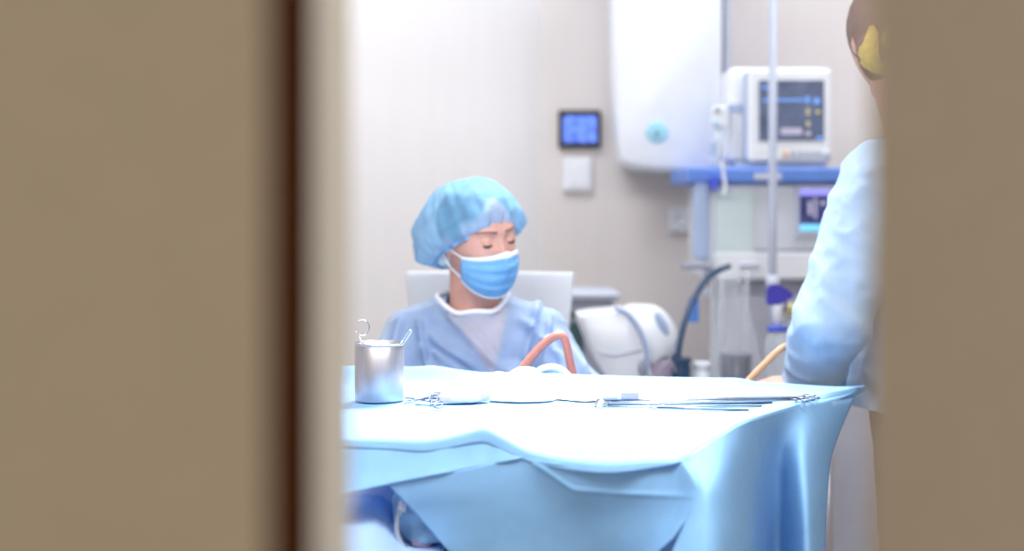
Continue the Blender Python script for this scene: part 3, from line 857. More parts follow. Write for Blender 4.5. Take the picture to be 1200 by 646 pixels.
bvh = BVHTree.FromPolygons([v.co[:] for v in gm.vertices], [p.vertices[:] for p in gm.polygons])
ringp = []
for k in range(48):
    a = 2 * math.pi * k / 48
    x = -.092 + .083 * math.cos(a); y = 3.318 + (.072 if math.sin(a) < 0 else .065) * math.sin(a)
    h = bvh.ray_cast(Vector((x, y, 1.6)), Vector((0, 0, -1)))
    ringp.append((h[0] if h[0] else Vector((x, y, 1.13))) + Vector((0, 0, .002)))
for _ in range(3):
    for k in range(48): ringp[k].z = (ringp[k - 1].z + 2 * ringp[k].z + ringp[(k + 1) % 48].z) / 4
cut(gm, lambda p: p.z > 1.05 and math.hypot((p.x + .092) / .083, (p.y - 3.318) / (.072 if p.y < 3.318 else .065)) < 1)
gn = link('surgical_gown', gm, M_['gown'], woman)
bm = B(); add_tube(bm, ringp, .0062, 10, True); obj('neck_binding', bm, M_['white_cloth'], gn, True)
# scrub trousers
bm = B()
for s in (-1, 1):
    hp = Vector((-.075 + s * .09, 3.34, .585)); kn = Vector((-.075 + s * .10, 2.94, .565)); an = Vector((-.075 + s * .10, 3.0, .14))
    add_cap(bm, hp, .097, kn, .068); add_cap(bm, kn, .068, an, .058)
link('scrub_trousers', blob(bm, .008, 3), M_['scrub'], woman)

for s in (-1, 1):
    an = Vector((-.075 + s * .10, 3.0, .09))
    bm = B(); add_cap(bm, an + Vector((0, .03, -.038)), .046, an + Vector((0, -.15, -.048)), .038); add_cap(bm, an + Vector((0, .03, -.03)), .046, an + Vector((0, .01, .02)), .044)
    sm_ = blob(bm, .006, 3)
    for v in sm_.vertices: v.co.z = max(v.co.z, .002)
    link('shoe', sm_, M_['white_plastic'], woman)

# white chair behind her
t = thing('swivel_chair', 'white swivel chair with a broad flat backrest behind the seated person', 'chair', (-.06, 3.38, 0))
bm = B()
a = [P(476, 318, 3.62), P(672, 319, 3.62), P(664, 395, 3.60), P(484, 395, 3.60)]
g4 = []
for i in range(9):
    row = []
    for j in range(17):
        l = a[0].lerp(a[3], i / 8); r_ = a[1].lerp(a[2], i / 8); p = l.lerp(r_, j / 16)
        p.y += .03 * (1 - ((j - 8) / 8) ** 2); row.append(p)
    g4.append(row)
add_grid(bm, g4); bk = obj('backrest', bm, M_['white_plastic'], t, True); m = bk.modifiers.new('thickness', 'SOLIDIFY'); m.thickness = .022; m.offset = 1
m = bk.modifiers.new('bevel', 'BEVEL'); m.width = .006; m.segments = 3
bm = B(); add_box(bm, (-.29, 3.12, .425), (.16, 3.56, .475), .022); obj('seat', bm, M_['white_plastic'], t)
bm = B(); add_tube(bm, catmull([(-.06, 3.50, .43), (-.06, 3.70, .44), (-.06, 3.73, .60), (-.06, 3.67, 1.06)], 8), .018, 10); obj('back_support', bm, M_['steel'], t, True)
bm = B(); add_cyl(bm, (-.06, 3.38, .07), (-.06, 3.38, .426), .025); obj('column', bm, M_['steel'], t, True)
for k in range(5):
    q = 2 * math.pi * k / 5; e = Vector((-.06 + .27 * math.cos(q), 3.38 + .27 * math.sin(q), .065))
    bm = B(); add_tube(bm, [(-.06, 3.38, .085), e], .017, 10); lg = obj('leg', bm, M_['white_plastic'], t, True)
    bm = B(); add_lathe(bm, [(.004, -.012), (.024, -.012), (.026, 0), (.024, .012), (.004, .012)], e - Vector((0, 0, .0385)), 20, Matrix.Rotation(R(90), 3, 'X')); obj('caster', bm, M_['black'], lg, True)

# ---- standing surgeon at the right
HS = Matrix.Translation((.802, 3.03, 1.722)) @ Matrix.Rotation(R(-176), 4, 'Z') @ Matrix.Rotation(R(10), 4, 'X')
bm = B(); head_shape(bm, HS, 1.03)
nk = Vector((.885, 3.06, 1.50))
add_cap(bm, nk, .07, HS @ Vector((0, .03, -.06)), .058); add_cap(bm, HS @ Vector((0, .02, -.08)), .048, HS @ Vector((0, -.045, -.096)), .028)
s1, e1, w1 = Vector((.765, 2.945, 1.415)), Vector((.668, 2.945, 1.135)), Vector((.648, 3.09, .985))
s2, e2, w2 = Vector((.86, 3.26, 1.42)), Vector((.80, 3.36, 1.14)), Vector((.70, 3.24, .96))
add_cap(bm, (.92, 3.1, .95), .14, (.90, 3.1, 1.15), .135, 1.2, .85, (0, 1, 0)); add_cap(bm, (.90, 3.1, 1.15), .135, (.885, 3.09, 1.38), .14, 1.25, .85, (0, 1, 0))
for s_, e_, w_, sd in ((s1, e1, w1, 1), (s2, e2, w2, -1)):
    add_cap(bm, (.88, 3.08, 1.44), .07, s_, .062); add_cap(bm, s_, .06, e_, .044); add_cap(bm, e_, .044, w_, .030)
hand_shape(bm, w1, (-.95, .18, -.12), (.0, -.2, 1), .35, 1, 1.0)
hand_shape(bm, w2, (-.95, .0, -.1), (.0, .2, 1), .5, -1, 1.0)
for sy in (-1, 1):
    h_ = Vector((.93, 3.1 + sy * .095, .93)); k_ = Vector((.92, 3.1 + sy * .10, .50)); a_ = Vector((.95, 3.1 + sy * .10, .09))
    add_cap(bm, h_, .095, k_, .06); add_cap(bm, k_, .06, a_, .04); add_cap(bm, a_ + Vector((.02, 0, -.045)), .037, a_ + Vector((-.15, 0, -.056)), .03)
surg = link('person', blob(bm, .0042, 3), M_['skin'])
tag(surg, 'person standing at the right in a pale blue gown, mostly hidden by the door edge', 'person')
bm = B()
add_cap(bm, (.92, 3.1, .45), .20, (.91, 3.1, .95), .175, 1.15, .95, (0, 1, 0))
add_cap(bm, (.91, 3.1, .95), .175, (.885, 3.09, 1.36), .165, 1.25, .9, (0, 1, 0))
for s_, e_, w_ in ((s1, e1, w1), (s2, e2, w2)):
    add_cap(bm, (.885, 3.08, 1.44), .09, s_, .078); add_cap(bm, s_, .078, e_, .075); add_cap(bm, e_, .074, w_, .052)
g5 = blob(bm, .006, 4)
displace(g5, lambda p: .009 * ridge(p, 6, 5.0, (1, 1, .55)) + .007 * ridge(p, 13, 8.0, (1, .6, 1.2)) + .0025 * ridge(p, 30, 2))
cut(g5, lambda p: (p.z > 1.47 and math.hypot((p.x - .882) / .082, (p.y - 3.06) / .082) < 1) or p.z < .93)
gs_ = link('surgical_gown', g5, M_['gown2'], surg)
bm = B(); hipb = Vector((.925, 3.1, .93))
add_cap(bm, (.93, 3.1, .86), .150, (.92, 3.1, 1.0), .150, 1.2, .9, (0, 1, 0))
for sy in (-1, 1):
    h_ = Vector((.93, 3.1 + sy * .095, .90)); k_ = Vector((.92, 3.1 + sy * .10, .50)); a_ = Vector((.95, 3.1 + sy * .10, .12))
    add_cap(bm, h_, .112, k_, .082); add_cap(bm, k_, .082, a_, .07)
for sy in (-1, 1):
    a_ = Vector((.95, 3.1 + sy * .10, .09)); b2 = B()
    add_cap(b2, a_ + Vector((.03, 0, -.036)), .050, a_ + Vector((-.16, 0, -.046)), .042); add_cap(b2, a_ + Vector((.03, 0, -.03)), .050, a_ + Vector((.0, 0, .02)), .048)
    sm_ = blob(b2, .006, 3)
    for v in sm_.vertices: v.co.z = max(v.co.z, .002)
    link('shoe', sm_, M_['white_plastic'], surg)
tr = blob(bm, .007, 3); displace(tr, lambda p: .006 * ridge(p, 9, 5)); link('trousers', tr, M_['trousers'], surg)
bm = B(); add_lathe(bm, [(.044, -.03), (.046, -.01), (.046, .02), (.040, .03), (.036, .03), (.036, -.03)], w1, 28, (w1 - e1).to_track_quat('Z', 'Y').to_matrix()); obj('cuff', bm, M_['white_cloth'], gs_, True)
bm = B()
add_ell(bm, HS @ Vector((0, .016, .024)), (.088, .108, .106), HS.to_3x3(), 40, 28)
add_ell(bm, HS @ Vector((0, .04, -.03)), (.080, .072, .075), HS.to_3x3(), 30, 20)
cm = blob(bm, .004, 2); invs = HS.inverted()
cut(cm, lambda p: (invs @ p).z < .030 - 1.0 * ((invs @ p).y + .085))
displace(cm, lambda p: .002 * ridge(p, 22, 3))
cp = link('surgical_cap', cm, M_['cap_brown'], surg)
# yellow print patches of the cap
bvh = BVHTree.FromPolygons([v.co[:] for v in cm.vertices], [p.vertices[:] for p in cm.polygons])
def patch(c, r0):
    cen = Vector((.806, 3.03, 1.745)); d_ = (Vector(c) - cen).normalized(); u_, v_ = frame_at(cen, d_)
    bm = B(); vs = []
    cen_hit = None
    rws = []
    for i in range(0, 6):
        rw = []
        for k in range(20):
            a_ = 2 * math.pi * k / 20; rr = r0 * (i / 5) * (1 + .25 * math.sin(3 * a_ + 1)) + .0004
            q = Vector(c) + (u_ * math.cos(a_) * .6 + v_ * math.sin(a_)) * rr + d_ * .1
            h = bvh.ray_cast(q, -d_)
            p = (h[0] if h[0] else q - d_ * .1) + d_ * .0012
            rw.append(p)
        rws.append(rw + [rw[0]])
    add_grid(bm, rws); bmesh.ops.remove_doubles(bm, verts=bm.verts[:], dist=1e-5)
    obj('print_patch', bm, M_['cap_yellow'], cp, True)
patch(P(1018, 72, 2.94), .050); patch(P(1046, 40, 2.95), .030); patch(P(1040, 86, 2.94), .026)
bm = B(); add_ell(bm, HS @ Vector((0, .03, -.03)), (.078, .074, .085), HS.to_3x3(), 30, 20); hs_ = blob(bm, .004, 2); cut(hs_, lambda p: (invs @ p).y < 0); link('hair', hs_, M_['hair_brown'], surg)

# tan tube held by the surgeon
bm = B(); add_tube(bm, catmull([P(872, 452, 3.06), P(886, 437, 3.06), P(901, 422, 3.06), P(914, 410, 3.06), P(926, 404.5, 3.07), P(938, 408, 3.10), P(948, 425, 3.14), P(952, 450, 3.16)], 8), .0075, 12)
tag(obj('tan_tube', bm, M_['rubber_tan'], None, True), 'tan rubber tube looping beside the standing person at the right', 'tube')

# ------------------------------------------------------------------ wall fittings
def boxp(bm, px0, py0, px1, py1, D, depth, bevel=0.0):
    a = P(px0, py1, D); b = P(px1, py0, D)
    return add_box(bm, (a.x, D, a.z), (b.x, D + depth, b.z), bevel)


t = thing('control_panel', 'small black wall control panel with a lit blue screen', 'control panel', P(680, 172, 4.97))
bm = B(); boxp(bm, 654.5, 129, 704, 173, 4.97, .03, .006); obj('bezel', bm, M_['black'], t)
bm = B(); boxp(bm, 660, 136, 699, 167, 4.966, .004, .001); obj('screen', bm, M_['screen_blue'], t)
t = thing('wall_switch', 'square white switch plate below the black control panel', 'switch', P(676, 224, 4.975))
bm = B(); boxp(bm, 660, 184, 693.5, 224, 4.975, .025, .006); obj('plate', bm, M_['white_plastic'], t)
bm = B(); boxp(bm, 664, 189, 689.5, 219, 4.971, .006, .002); obj('rocker', bm, M_['white_plastic'], t)
t = thing('wall_socket', 'white socket plate low on the wall beside the tall machine', 'socket', P(798, 272, 4.98))
bm = B(); boxp(bm, 784, 243, 812, 272, 4.98, .02, .005); obj('plate', bm, M_['white_plastic'], t)
bm = B()
c0 = P(798, 257.5, 4.976); add_lathe(bm, [(.002, .003), (.022, .003), (.024, 0), (.026, 0), (.026, .006), (.002, .006)], c0, 28, Matrix.Rotation(R(-90), 3, 'X')); obj('face', bm, M_['white_plastic'], t, True)

# tall white wall unit with rounded lower end
D0 = 4.72
t = thing('air_purifier', 'tall white wall unit with rounded lower end and a round teal badge', 'air purifier', P(783, 200, 4.85))
bm = B()
def outline(shrink, y):
    L_ = [(719, -60), (717.5, 0), (718.5, 70), (722, 140), (726, 180), (730, 191), (742, 197), (770, 200.5), (800, 201.5), (830, 201), (841, 197), (845, 186), (847, 120), (848, 0), (848, -60)]
    cxp, cyp = 783, 70
    return [P(cxp + (x - cxp) * (1 - shrink * .9), cyp + (yy - cyp) * (1 - shrink * .6), D0) + Vector((0, y, 0)) for x, yy in L_]
sec = [outline(.08, .0), outline(.03, .008), outline(.005, .03), outline(0, .06), outline(0, .20), outline(.06, .279)]
vv = [[bm.verts.new(p) for p in catmull(s, 4, True)] for s in sec]
for a, b in zip(vv, vv[1:]):
    for k in range(len(a)): bm.faces.new((a[k], a[(k + 1) % len(a)], b[(k + 1) % len(a)], b[k]))
bm.faces.new(vv[0]); bm.faces.new(vv[-1][::-1])
obj('housing', bm, M_['white_plastic'], t, True)
c0 = P(770, 155, D0)
bm = B(); add_lathe(bm, [(.020, .004), (.034, .004), (.037, .000), (.037, -.010), (.020, -.010)], c0, 36, Matrix.Rotation(R(90), 3, 'X')); obj('badge_ring', bm, M_['teal'], t, True)
bm = B(); add_lathe(bm, [(.002, .003), (.020, .003), (.0215, -.008), (.002, -.008)], c0, 36, Matrix.Rotation(R(90), 3, 'X')); obj('badge_face', bm, M_['teal'], t, True)
bm = B(); add_lathe(bm, [(.002, .005), (.009, .005), (.010, 0), (.002, 0)], c0 + Vector((0, 0, -.006)), 20, Matrix.Rotation(R(90), 3, 'X')); obj('badge_dot', bm, M_['olive'], t, True)
bm = B(); boxp(bm, 849, -60, 857, 96, 4.93, .07, .006); struct(obj('trim_2', bm, M_['lav_plastic']))  # grey strip coloured as the shadow at the wall unit's right side

# ------------------------------------------------------------------ anaesthesia machine
DM = 4.32
t = thing('anaesthesia_machine', 'tall white anaesthesia machine with a blue shelf and small navy screen', 'medical machine', P(900, 330, DM + .2) * 1)
t.location.z = 0
bm = B(); boxp(bm, 826, 214, 1050, 329, DM, .40, .012); obj('body', bm, M_['pale_plastic'], t)
bm = B(); boxp(bm, 806, 196, 1056, 214.5, DM - .03, .46, .010); sh_ = obj('shelf', bm, M_['blue_plastic'], t)
bm = B(); boxp(bm, 884, 203, 916, 211, DM - .033, .004, .001); obj('name_plate', bm, M_['lav_plastic'], sh_)
bm = B(); boxp(bm, 814, 206, 831, 304, DM - .02, .05, .010); obj('side_rail', bm, M_['steelblue'], t)
bm = B(); boxp(bm, 838, 224, 884, 301, DM - .006, .01, .004); obj('gauge_panel', bm, M_['green_plastic'], t)
bm = B(); boxp(bm, 932, 217, 986, 279, DM - .012, .02, .004); sc_ = obj('screen_bezel', bm, M_['lav_plastic'], t)
bm = B(); boxp(bm, 937, 222, 982, 271, DM - .015, .006, .001); obj('screen', bm, M_['screen_navy'], sc_)
bm = B(); boxp(bm, 937.5, 222, 981, 229, DM - .018, .004, .0005); obj('header_bar', bm, M_['violet_bar'], sc_)
bm = B(); boxp(bm, 937.5, 263, 981, 271, DM - .018, .004, .0005); obj('footer_bar', bm, M_['cyan'], sc_)
for (x0, x1, y0, y1) in ((947, 951, 236, 252), (954, 957, 232, 256), (961, 968, 236, 240)):
    bm = B(); boxp(bm, x0, y0, x1, y1, DM - .0175, .003, .0004); obj('readout', bm, M_['trace_pale'], sc_)
bm = B(); boxp(bm, 868, 292, 1046, 294.5, DM - .004, .01, .001); obj('drawer_gap', bm, M_['grey_plastic'], t)
bm = B(); boxp(bm, 836, 296, 1046, 327, DM - .008, .02, .005); drw = obj('drawer', bm, M_['white_plastic'], t)
bm = B(); boxp(bm, 868, 309, 890, 313, DM - .02, .014, .002); obj('handle', bm, M_['lav_plastic'], drw)
bm = B(); boxp(bm, 848, 329, 1040, 900, DM + .10, .25, .01); obj('lower_cabinet', bm, M_['lav_plastic'], t)
bm = B(); add_box(bm, (P(820, 0, DM).x, DM - .02, .02), (P(1050, 0, DM).x, DM + .40, .12), .02); obj('base', bm, M_['pale_plastic'], t)
bm = B(); boxp(bm, 800, 309.5, 836, 316, DM - .06, .07, .004); obj('bracket', bm, M_['grey_plastic'], t)
bm = B(); boxp(bm, 818, 340, 834, 348, DM - .02, .13, .003); obj('bracket', bm, M_['lav_plastic'], t)
for x in (836, 846, 876): 
    bm = B(); add_tube(bm, [P(x, 318, DM - .03), P(x - 2, 380, DM - .03), P(x - 4, 470, DM - .03)], .006, 8); obj('breathing_hose', bm, M_['clear'], t, True)

# patient monitor on the shelf
t = thing('patient_monitor', 'white patient monitor with a dark screen on top of the blue shelf', 'monitor', P(915, 196, DM + .05))
yaw = Matrix.Rotation(R(-3), 4, 'Z')
bm = B(); boxp(bm, 876, 80, 975, 190.5, DM - .02, .05, .014)
fr = obj('front_frame', bm, M_['white_plastic'], t)
bm = B(); boxp(bm, 853.5, 79, 972, 190, DM + .03, .16, .022); obj('housing', bm, M_['white_plastic'], t)
bm = B(); boxp(bm, 873, 84, 880, 188, DM - .012, .03, .004); obj('side_groove', bm, M_['steelblue'], t)
bm = B(); boxp(bm, 889.5, 94, 966, 165, DM - .023, .005, .001); scn = obj('screen', bm, M_['screen_dark'], t)
for (x0, x1, y0, y1, mm) in ((894, 942, 116, 119, 'trace_blue'), (944, 949, 113, 121, 'trace_blue'), (954, 961, 115, 122, 'trace_blue'), (945, 949, 127, 135, 'trace_yellow'), (945, 949, 142, 148, 'trace_yellow'),
                            (915, 940, 150, 158, 'trace_pale'), (944, 950, 154, 159, 'trace_pale'), (957, 965, 160, 164, 'trace_blue'), (956, 961, 129, 133, 'trace_yellow'), (893, 900, 101, 104, 'trace_blue')):
    bm = B(); boxp(bm, x0, y0, x1, y1, DM - .0245, .003, .0005); obj('readout', bm, M_[mm], scn)
bm = B(); c0 = P(921, 180.5, DM - .024); add_lathe(bm, [(.002, .004), (.007, .004), (.0085, 0), (.002, 0)], c0, 20, Matrix.Rotation(R(90), 3, 'X')); obj('alarm_button', bm, M_['orange'], t, True)
for x in (930, 938, 945.5, 953, 960): 
    bm = B(); boxp(bm, x - 2.3, 177, x + 2.3, 184, DM - .024, .006, .001); obj('button', bm, M_['button'], t)
bm = B(); c0 = P(969, 181, DM - .03); add_lathe(bm, [(.002, .010), (.010, .010), (.012, 0), (.002, 0)], c0, 24, Matrix.Rotation(R(90), 3, 'X')); obj('dial', bm, M_['lav_plastic'], t, True)
bm = B(); boxp(bm, 885, 173, 903, 187, DM - .0225, .004, .001); obj('badge', bm, M_['white_plastic'], t)
bm = B(); boxp(bm, 862, 190, 968, 196.5, DM + .0, .16, .003); obj('foot', bm, M_['steelblue'], t)
bm = B(); boxp(bm, 852, 122, 870, 130, DM + .022, .01, .002); obj('side_port', bm, M_['steelblue'], t)

# infusion parts beside the monitor
t = thing('flow_meter', 'small white flow meter with a clear tube hanging beside the monitor', 'flow meter', P(842, 200, DM - .01))
bm = B(); boxp(bm, 836, 124, 853, 150, DM - .01, .05, .008); obj('head', bm, M_['white_plastic'], t)
bm = B(); c0 = P(841, 129, DM - .012); add_lathe(bm, [(.002, .008), (.008, .008), (.009, 0), (.002, 0)], c0, 20, Matrix.Rotation(R(90), 3, 'X')); obj('knob', bm, M_['grey_plastic'], t, True)
bm = B(); add_tube(bm, [P(844, 150, DM + .01), P(844, 172, DM + .01), P(842, 197, DM + .01)], .014, 16); obj('tube', bm, M_['clear'], t, True)
bm = B(); boxp(bm, 833.5, 166, 839.5, 181, DM, .02, .003); obj('valve', bm, M_['steelblue'], t)
bm = B(); boxp(bm, 836, 142, 843, 146, DM - .014, .01, .002); obj('marker', bm, M_['teal'], t)
t = thing('drip_clip', 'violet blue plastic clip hanging from the blue shelf edge', 'clip', P(838, 222, DM - .05))
bm = B(); boxp(bm, 833, 206, 841.5, 223, DM - .055, .022, .003); obj('body', bm, M_['royal'], t)
bm = B(); add_tube(bm, catmull([P(846, 190, DM - .045), P(848, 205, DM - .045), P(850, 222, DM - .05), P(846, 228, DM - .05)], 8), .005, 8); obj('tail', bm, M_['white_plastic'], t, True)

# IV pole
Dp = 4.14; xp = P(905.5, 0, Dp).x
t = thing('drip_stand', 'slim pale steel drip stand in front of the monitor', 'drip stand', (xp, Dp, 0))
bm = B(); add_cyl(bm, (xp, Dp, .06), (xp, Dp, 2.1), .0125, 16); obj('pole', bm, M_['pole'], t, True)
bm = B(); add_cyl(bm, (xp, Dp, 1.12), (xp, Dp, 1.17), .019, 16); obj('collar', bm, M_['lav_plastic'], t, True)
for k in range(4):
    q = R(20) + math.pi / 2 * k
    if k == 1: q += R(0)
    e = Vector((xp + .16 * math.cos(q), Dp + .16 * math.sin(q), .022))
    bm = B(); add_tube(bm, [(xp, Dp, .08), (xp + .08 * math.cos(q), Dp + .08 * math.sin(q), .05), e], .009, 8); obj('foot', bm, M_['steelblue'], t, True)
for s in (-1, 1):
    bm = B(); add_tube(bm, catmull([(xp, Dp, 2.08), (xp + s * .06, Dp, 2.10), (xp + s * .09, Dp, 2.13), (xp + s * .10, Dp, 2.17)], 6), .004, 8); obj('hook', bm, M_['chrome'], t, True)

# ------------------------------------------------------------------ trolley behind the table with equipment on it
ZR = 0.862
t = thing('equipment_trolley', 'steel equipment trolley behind the draped table carrying the white padded unit', 'trolley', (.45, 3.85, 0))
bm = B(); add_box(bm, (.14, 3.66, ZR - .025), (.84, 4.08, ZR), .006); obj('tray', bm, M_['steel'], t)
bm = B(); add_box(bm, (.15, 3.67, .30), (.83, 4.07, .32), .006); obj('lower_tray', bm, M_['steel'], t)
for (x, y) in ((.16, 3.68), (.82, 3.68), (.16, 4.06), (.82, 4.06)):
    bm = B(); add_cyl(bm, (x, y, .05), (x, y, ZR - .02), .012, 14); lg = obj('leg', bm, M_['steel'], t, True)
    bm = B(); add_lathe(bm, [(.004, -.011), (.026, -.011), (.028, 0), (.026, .011), (.004, .011)], (x, y, .0285), 20, Matrix.Rotation(R(90), 3, 'X')); obj('caster', bm, M_['black'], lg, True)

# white rounded unit
Du = 3.86
t = thing('suction_unit', 'white rounded medical unit with a curved grey seam behind the rubber tube', 'medical unit', P(735, 447, Du))
t.location.z = ZR
bm = B()
zb = ZR
prof = [P(676, 372, Du), P(684, 366, Du), P(712, 363, Du), P(735, 362.5, Du), P(748, 380, Du), P(757, 402, Du), P(760, 425, Du), P(760, 447, Du), P(722, 450, Du), P(704, 432, Du), P(690, 408, Du)]
def prism(bm, pr_, y0, y1, bev=.012):
    pr_ = catmull(pr_, 5, True)
    cen = sum(pr_, Vector()) / len(pr_)
    secs = []
    for (yy, k) in ((y0, .90), (y0 + .008, .97), (y0 + .025, 1.0), (y1 - .02, 1.0), (y1, .95)):
        secs.append([bm.verts.new(Vector((cen.x + (p.x - cen.x) * k, yy, max(zb, cen.z + (p.z - cen.z) * k)))) for p in pr_])
    for a, b in zip(secs, secs[1:]):
        for k in range(len(a)): bm.faces.new((a[k], a[(k + 1) % len(a)], b[(k + 1) % len(a)], b[k]))
    bm.faces.new(secs[0]); bm.faces.new(secs[-1][::-1])
prism(bm, prof, Du - .06, Du + .12); obj('housing', bm, M_['white_plastic'], t, True)
bm = B(); prof2 = [P(732, 363, Du), P(765, 359, Du), P(780, 366, Du), P(790, 380, Du), P(797, 398, Du), P(794, 412, Du), P(775, 420, Du), P(758, 428, Du), P(748, 400, Du)]
zb = .80; prism(bm, prof2, Du - .02, Du + .11); obj('side_cover', bm, M_['white_plastic'], t, True)
bm = B(); add_tube(bm, catmull([P(720, 361, Du - .062), P(736, 368, Du - .065), P(750, 388, Du - .065), P(758, 412, Du - .065), P(758, 440, Du - .06)], 8), .006, 8); obj('seam', bm, M_['steelblue'], t, True)
bm = B(); add_tube(bm, catmull([P(702, 413, Du - .064), P(722, 416, Du - .066), P(752, 409, Du - .066)], 8), .004, 8); obj('ledge', bm, M_['pale_plastic'], t, True)
bm = B(); add_ell(bm, P(776, 380, Du - .022), (.012, .004, .034), Matrix.Rotation(R(-28), 3, 'Y')); obj('window', bm, M_['steelblue'], t, True)
bm = B(); add_ell(bm, P(753, 432, Du - .064), (.012, .012, .022)); obj('latch', bm, M_['grey_plastic'], t, True)
bm = B(); add_box(bm, P(730, 0, Du) * 0 + Vector((P(762, 0, Du).x, Du - .01, ZR)), Vector((P(786, 0, Du).x, Du + .09, P(0, 420, Du).z)), .008); obj('stand', bm, M_['pinkgrey'], t)

# grey unit behind it
Dg = 4.36
t = thing('storage_cabinet', 'grey low cabinet with a pale overhanging lid behind the white unit', 'cabinet', P(698, 0, Dg))
t.location.z = 0
bm = B(); a = P(664, 360, Dg); b = P(720, 352, Dg); add_box(bm, (a.x, Dg + .02, .02), (b.x, Dg + .30, b.z), .008); obj('body', bm, M_['grey_plastic'], t)
bm = B(); boxp(bm, 662, 343, 728, 353, Dg, .34, .012); obj('lid', bm, M_['lav_plastic'], t)
bm = B(); boxp(bm, 668, 346.5, 724, 348.5, Dg - .003, .006, .001); obj('groove', bm, M_['grey_plastic'], t)
bm = B(); boxp(bm, 666, 366, 716, 372, Dg + .012, .012, .003); obj('handle', bm, M_['dark_green'], t)  # both bars: shade under the lid put into colour as dark green
bm = B(); boxp(bm, 666, 378, 684, 640, Dg + .012, .012, .003); obj('door_strip', bm, M_['dark_green'], t)
for (x, y) in ((a.x + .02, Dg + .04), (b.x - .02, Dg + .04), (a.x + .02, Dg + .28), (b.x - .02, Dg + .28)):
    bm = B(); add_cyl(bm, (x, y, 0), (x, y, .025), .012, 12); obj('foot', bm, M_['black'], t, True)

# navy pot with the dark curved hose
Dn = 3.78
c0 = Vector((P(798, 0, Dn).x, Dn, ZR))
t = thing('suction_jar', 'navy blue jar with a flared rim on the trolley', 'jar', c0)
zt = P(0, 419, Dn).z - ZR
bm = B(); add_lathe(bm, [(.003, 0), (.024, 0), (.026, .004), (.026, zt - .03), (.023, zt - .02), (.029, zt - .004), (.027, zt), (.003, zt - .002)], c0, 28); obj('body', bm, M_['navy'], t, True)
bm = B(); add_lathe(bm, [(.003, zt - .003), (.012, zt - .003), (.010, zt + .012), (.003, zt + .012)], c0 + Vector((-.012, 0, 0)), 18); obj('spout', bm, M_['navy'], t, True)
bm = B(); add_tube(bm, catmull([P(794, 419, Dn), P(797, 400, Dn + .01), P(803, 375, Dn + .04), P(813, 350, Dn + .10), P(828, 328, Dn + .18), P(842, 317, Dn + .26), P(854, 312.5, Dn + .34)], 8), .0085, 12)
tag(obj('suction_hose', bm, M_['navy'], None, True), 'dark blue green hose curving up from the navy jar towards the machine', 'hose')
t_ = thing('hang_tag', 'bright blue tag hanging beside the dark curved hose', 'tag', P(813, 378, Dn + .12))
bm = B(); boxp(bm, 807, 349, 819, 378, Dn + .13, .006, .002); obj('card', bm, M_['tag_blue'], t_)
bm = B(); add_tube(bm, catmull([P(813, 350, Dn + .132), P(815, 346, Dn + .12), P(815.5, 344, Dn + .11)], 5), .0015, 6); obj('string', bm, M_['white_cloth'], t_, True)

Dj = 3.80; c0 = Vector((P(822, 0, Dj).x, Dj, ZR)); zt = P(0, 424, Dj).z - ZR
t = thing('small_jar', 'small white lidded jar right of the navy jar', 'jar', c0)
bm = B(); add_lathe(bm, [(.003, 0), (.020, 0), (.021, .004), (.021, zt - .018), (.003, zt - .016)], c0, 24); obj('body', bm, M_['pale_plastic'], t, True)
bm = B(); add_lathe(bm, [(.003, zt - .018), (.0235, zt - .018), (.0235, zt - .002), (.022, zt), (.003, zt)], c0, 24); obj('lid', bm, M_['white_plastic'], t, True)
# canister under clear film
Dk = 3.84; c0 = Vector((P(862, 0, Dk).x, Dk, ZR)); zt = P(0, 414, Dk).z - ZR; zf = P(0, 326, Dk).z - ZR
t = thing('dark_canister', 'dark canister standing inside a tall cone of clear plastic film', 'canister', c0)
bm = B(); add_lathe(bm, [(.003, 0), (.040, 0), (.042, .004), (.043, zt), (.003, zt)], c0, 32); obj('body', bm, M_['dark_jar'], t, True)
bm = B(); add_lathe(bm, [(.0425, zt - .004), (.0445, zt - .004), (.0445, zt + .003), (.036, zt + .003), (.036, zt)], c0, 32, cap=False); obj('rim', bm, M_['grey_plastic'], t, True)
for x in (-.018, .004, .022):
    bm = B(); add_box(bm, c0 + Vector((x, -.0445, .01)), c0 + Vector((x + .005, -.038, zt - .01)), .001); obj('stripe', bm, M_['black'], t)
c1 = c0 + Vector((0, .01, 0))
t2 = thing('clear_film_cover', 'tall cone of clear plastic film over the dark canister', 'plastic cover', c1)
rws = []
for i in range(20):
    s = i / 19; z = zf * (1 - s) + .006 * s; r0 = .030 + .047 * s ** .8; rw = []
    for k in range(48):
        a = 2 * math.pi * k / 48; rr = r0 * (1 + .07 * math.sin(a * 5 + 3 * s) + .05 * math.sin(a * 9 - 5 * s) * s)
        rw.append(c1 + Vector((rr * math.cos(a) - .012 * (1 - s), rr * math.sin(a), z)))
    rws.append(rw + [rw[0]])
rws.insert(0, [c1 + Vector((-.012, 0, zf + .004)) + (p - c1 - Vector((-.012, 0, zf))) * .15 for p in rws[0]])
bm = B(); add_grid(bm, rws); bmesh.ops.remove_doubles(bm, verts=bm.verts[:], dist=1e-4); obj('film', bm, M_['film'], t2, True)

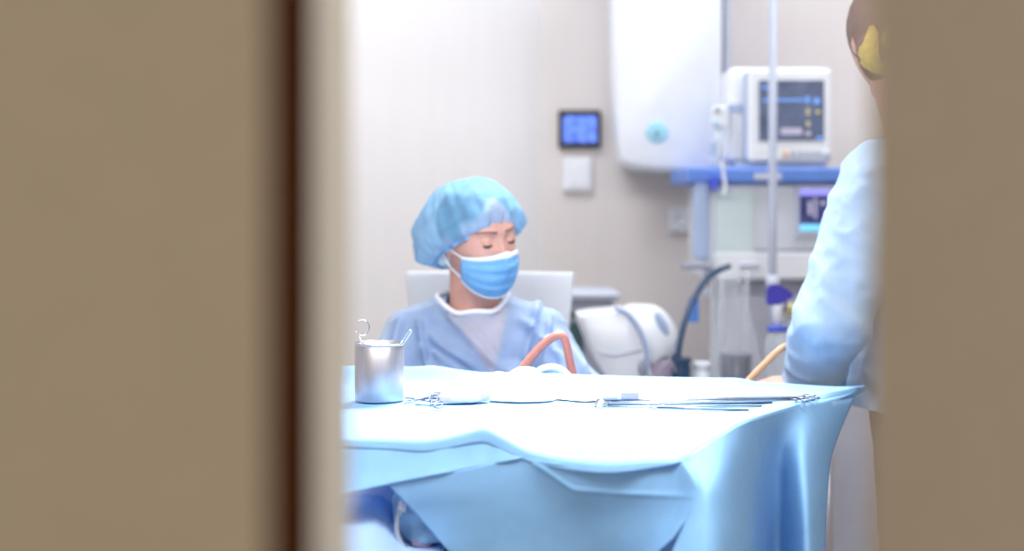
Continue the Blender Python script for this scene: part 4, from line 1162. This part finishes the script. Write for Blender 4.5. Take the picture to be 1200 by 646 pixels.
# spray bottle with violet head
Ds = 3.80; c0 = Vector((P(911, 0, Ds).x, Ds, ZR))
def zz(y): return P(0, y, Ds).z - ZR
t = thing('spray_bottle', 'clear spray bottle with a violet trigger head and blue ring', 'spray bottle', c0)
bm = B(); add_lathe(bm, [(.003, 0), (.032, 0), (.035, .006), (.035, zz(408)), (.030, zz(395)), (.016, zz(386)), (.014, zz(384)), (.003, zz(384))], c0, 32); obj('bottle', bm, M_['clear'], t, True)
bm = B(); add_lathe(bm, [(.014, zz(388)), (.0275, zz(388)), (.0275, zz(382.5)), (.014, zz(382.5))], c0, 28); obj('ring', bm, M_['royal'], t, True)
bm = B(); add_lathe(bm, [(.003, zz(383)), (.013, zz(383)), (.0125, zz(370)), (.015, zz(367)), (.015, zz(357)), (.003, zz(357))], c0, 24); obj('neck', bm, M_['white_plastic'], t, True)
bm = B()
hp = [(-.029, zz(357)), (-.029, zz(340)), (-.022, zz(334)), (-.002, zz(333)), (.022, zz(340)), (.040, zz(343)), (.040, zz(349)), (.020, zz(351)), (.010, zz(357))]
s0 = [bm.verts.new(c0 + Vector((x, -.013, z))) for x, z in hp]; s1_ = [bm.verts.new(c0 + Vector((x, .013, z))) for x, z in hp]
bm.faces.new(s0); bm.faces.new(s1_[::-1])
for k in range(len(hp)): bm.faces.new((s0[k], s0[(k + 1) % len(hp)], s1_[(k + 1) % len(hp)], s1_[k]))
bmesh.ops.bevel(bm, geom=bm.edges[:], offset=.003, segments=2, affect='EDGES')
obj('trigger_head', bm, M_['violet'], t)
bm = B(); add_tube(bm, catmull([c0 + Vector((.020, 0, zz(350))), c0 + Vector((.022, 0, zz(358))), c0 + Vector((.014, 0, zz(366)))], 5), .004, 8); obj('trigger', bm, M_['violet'], t, True)
c0 = Vector((P(925, 0, 3.92).x, 3.92, ZR)); zc = P(0, 357, 3.92).z - ZR
t = thing('yellow_capped_bottle', 'clear bottle with a yellow cap half hidden behind the standing person', 'bottle', c0)
bm = B(); add_lathe(bm, [(.003, 0), (.026, 0), (.028, .005), (.028, zc - .07), (.012, zc - .035), (.012, zc - .02), (.003, zc - .02)], c0, 28); obj('bottle', bm, M_['clear'], t, True)
bm = B(); add_lathe(bm, [(.003, zc - .026), (.034, zc - .026), (.035, zc - .004), (.033, zc), (.003, zc)], c0, 28); obj('cap', bm, M_['yellow'], t, True)
# cables on the trolley
bm = B(); add_tube(bm, catmull([P(752, 446, 3.74) , P(765, 445, 3.73), P(776, 430, 3.73), P(786, 424, 3.74), P(792, 436, 3.745)], 8), .003, 8)
tag(obj('thin_cable', bm, M_['cable'], None, True), 'thin grey cable looping between the white unit and the navy jar', 'cable')
soft('beige_swab', 'small beige crumpled swab lying before the white unit', 'swab', [(Vector((P(768, 0, 3.71).x, 3.71, ZR + .018)), (.028, .02, .018)), (Vector((P(750, 0, 3.70).x, 3.70, ZR + .012)), (.02, .016, .013))], mat('beige_cloth', (226, 216, 196), .85), .002, 30, 3.0, .004, ZR + .001)
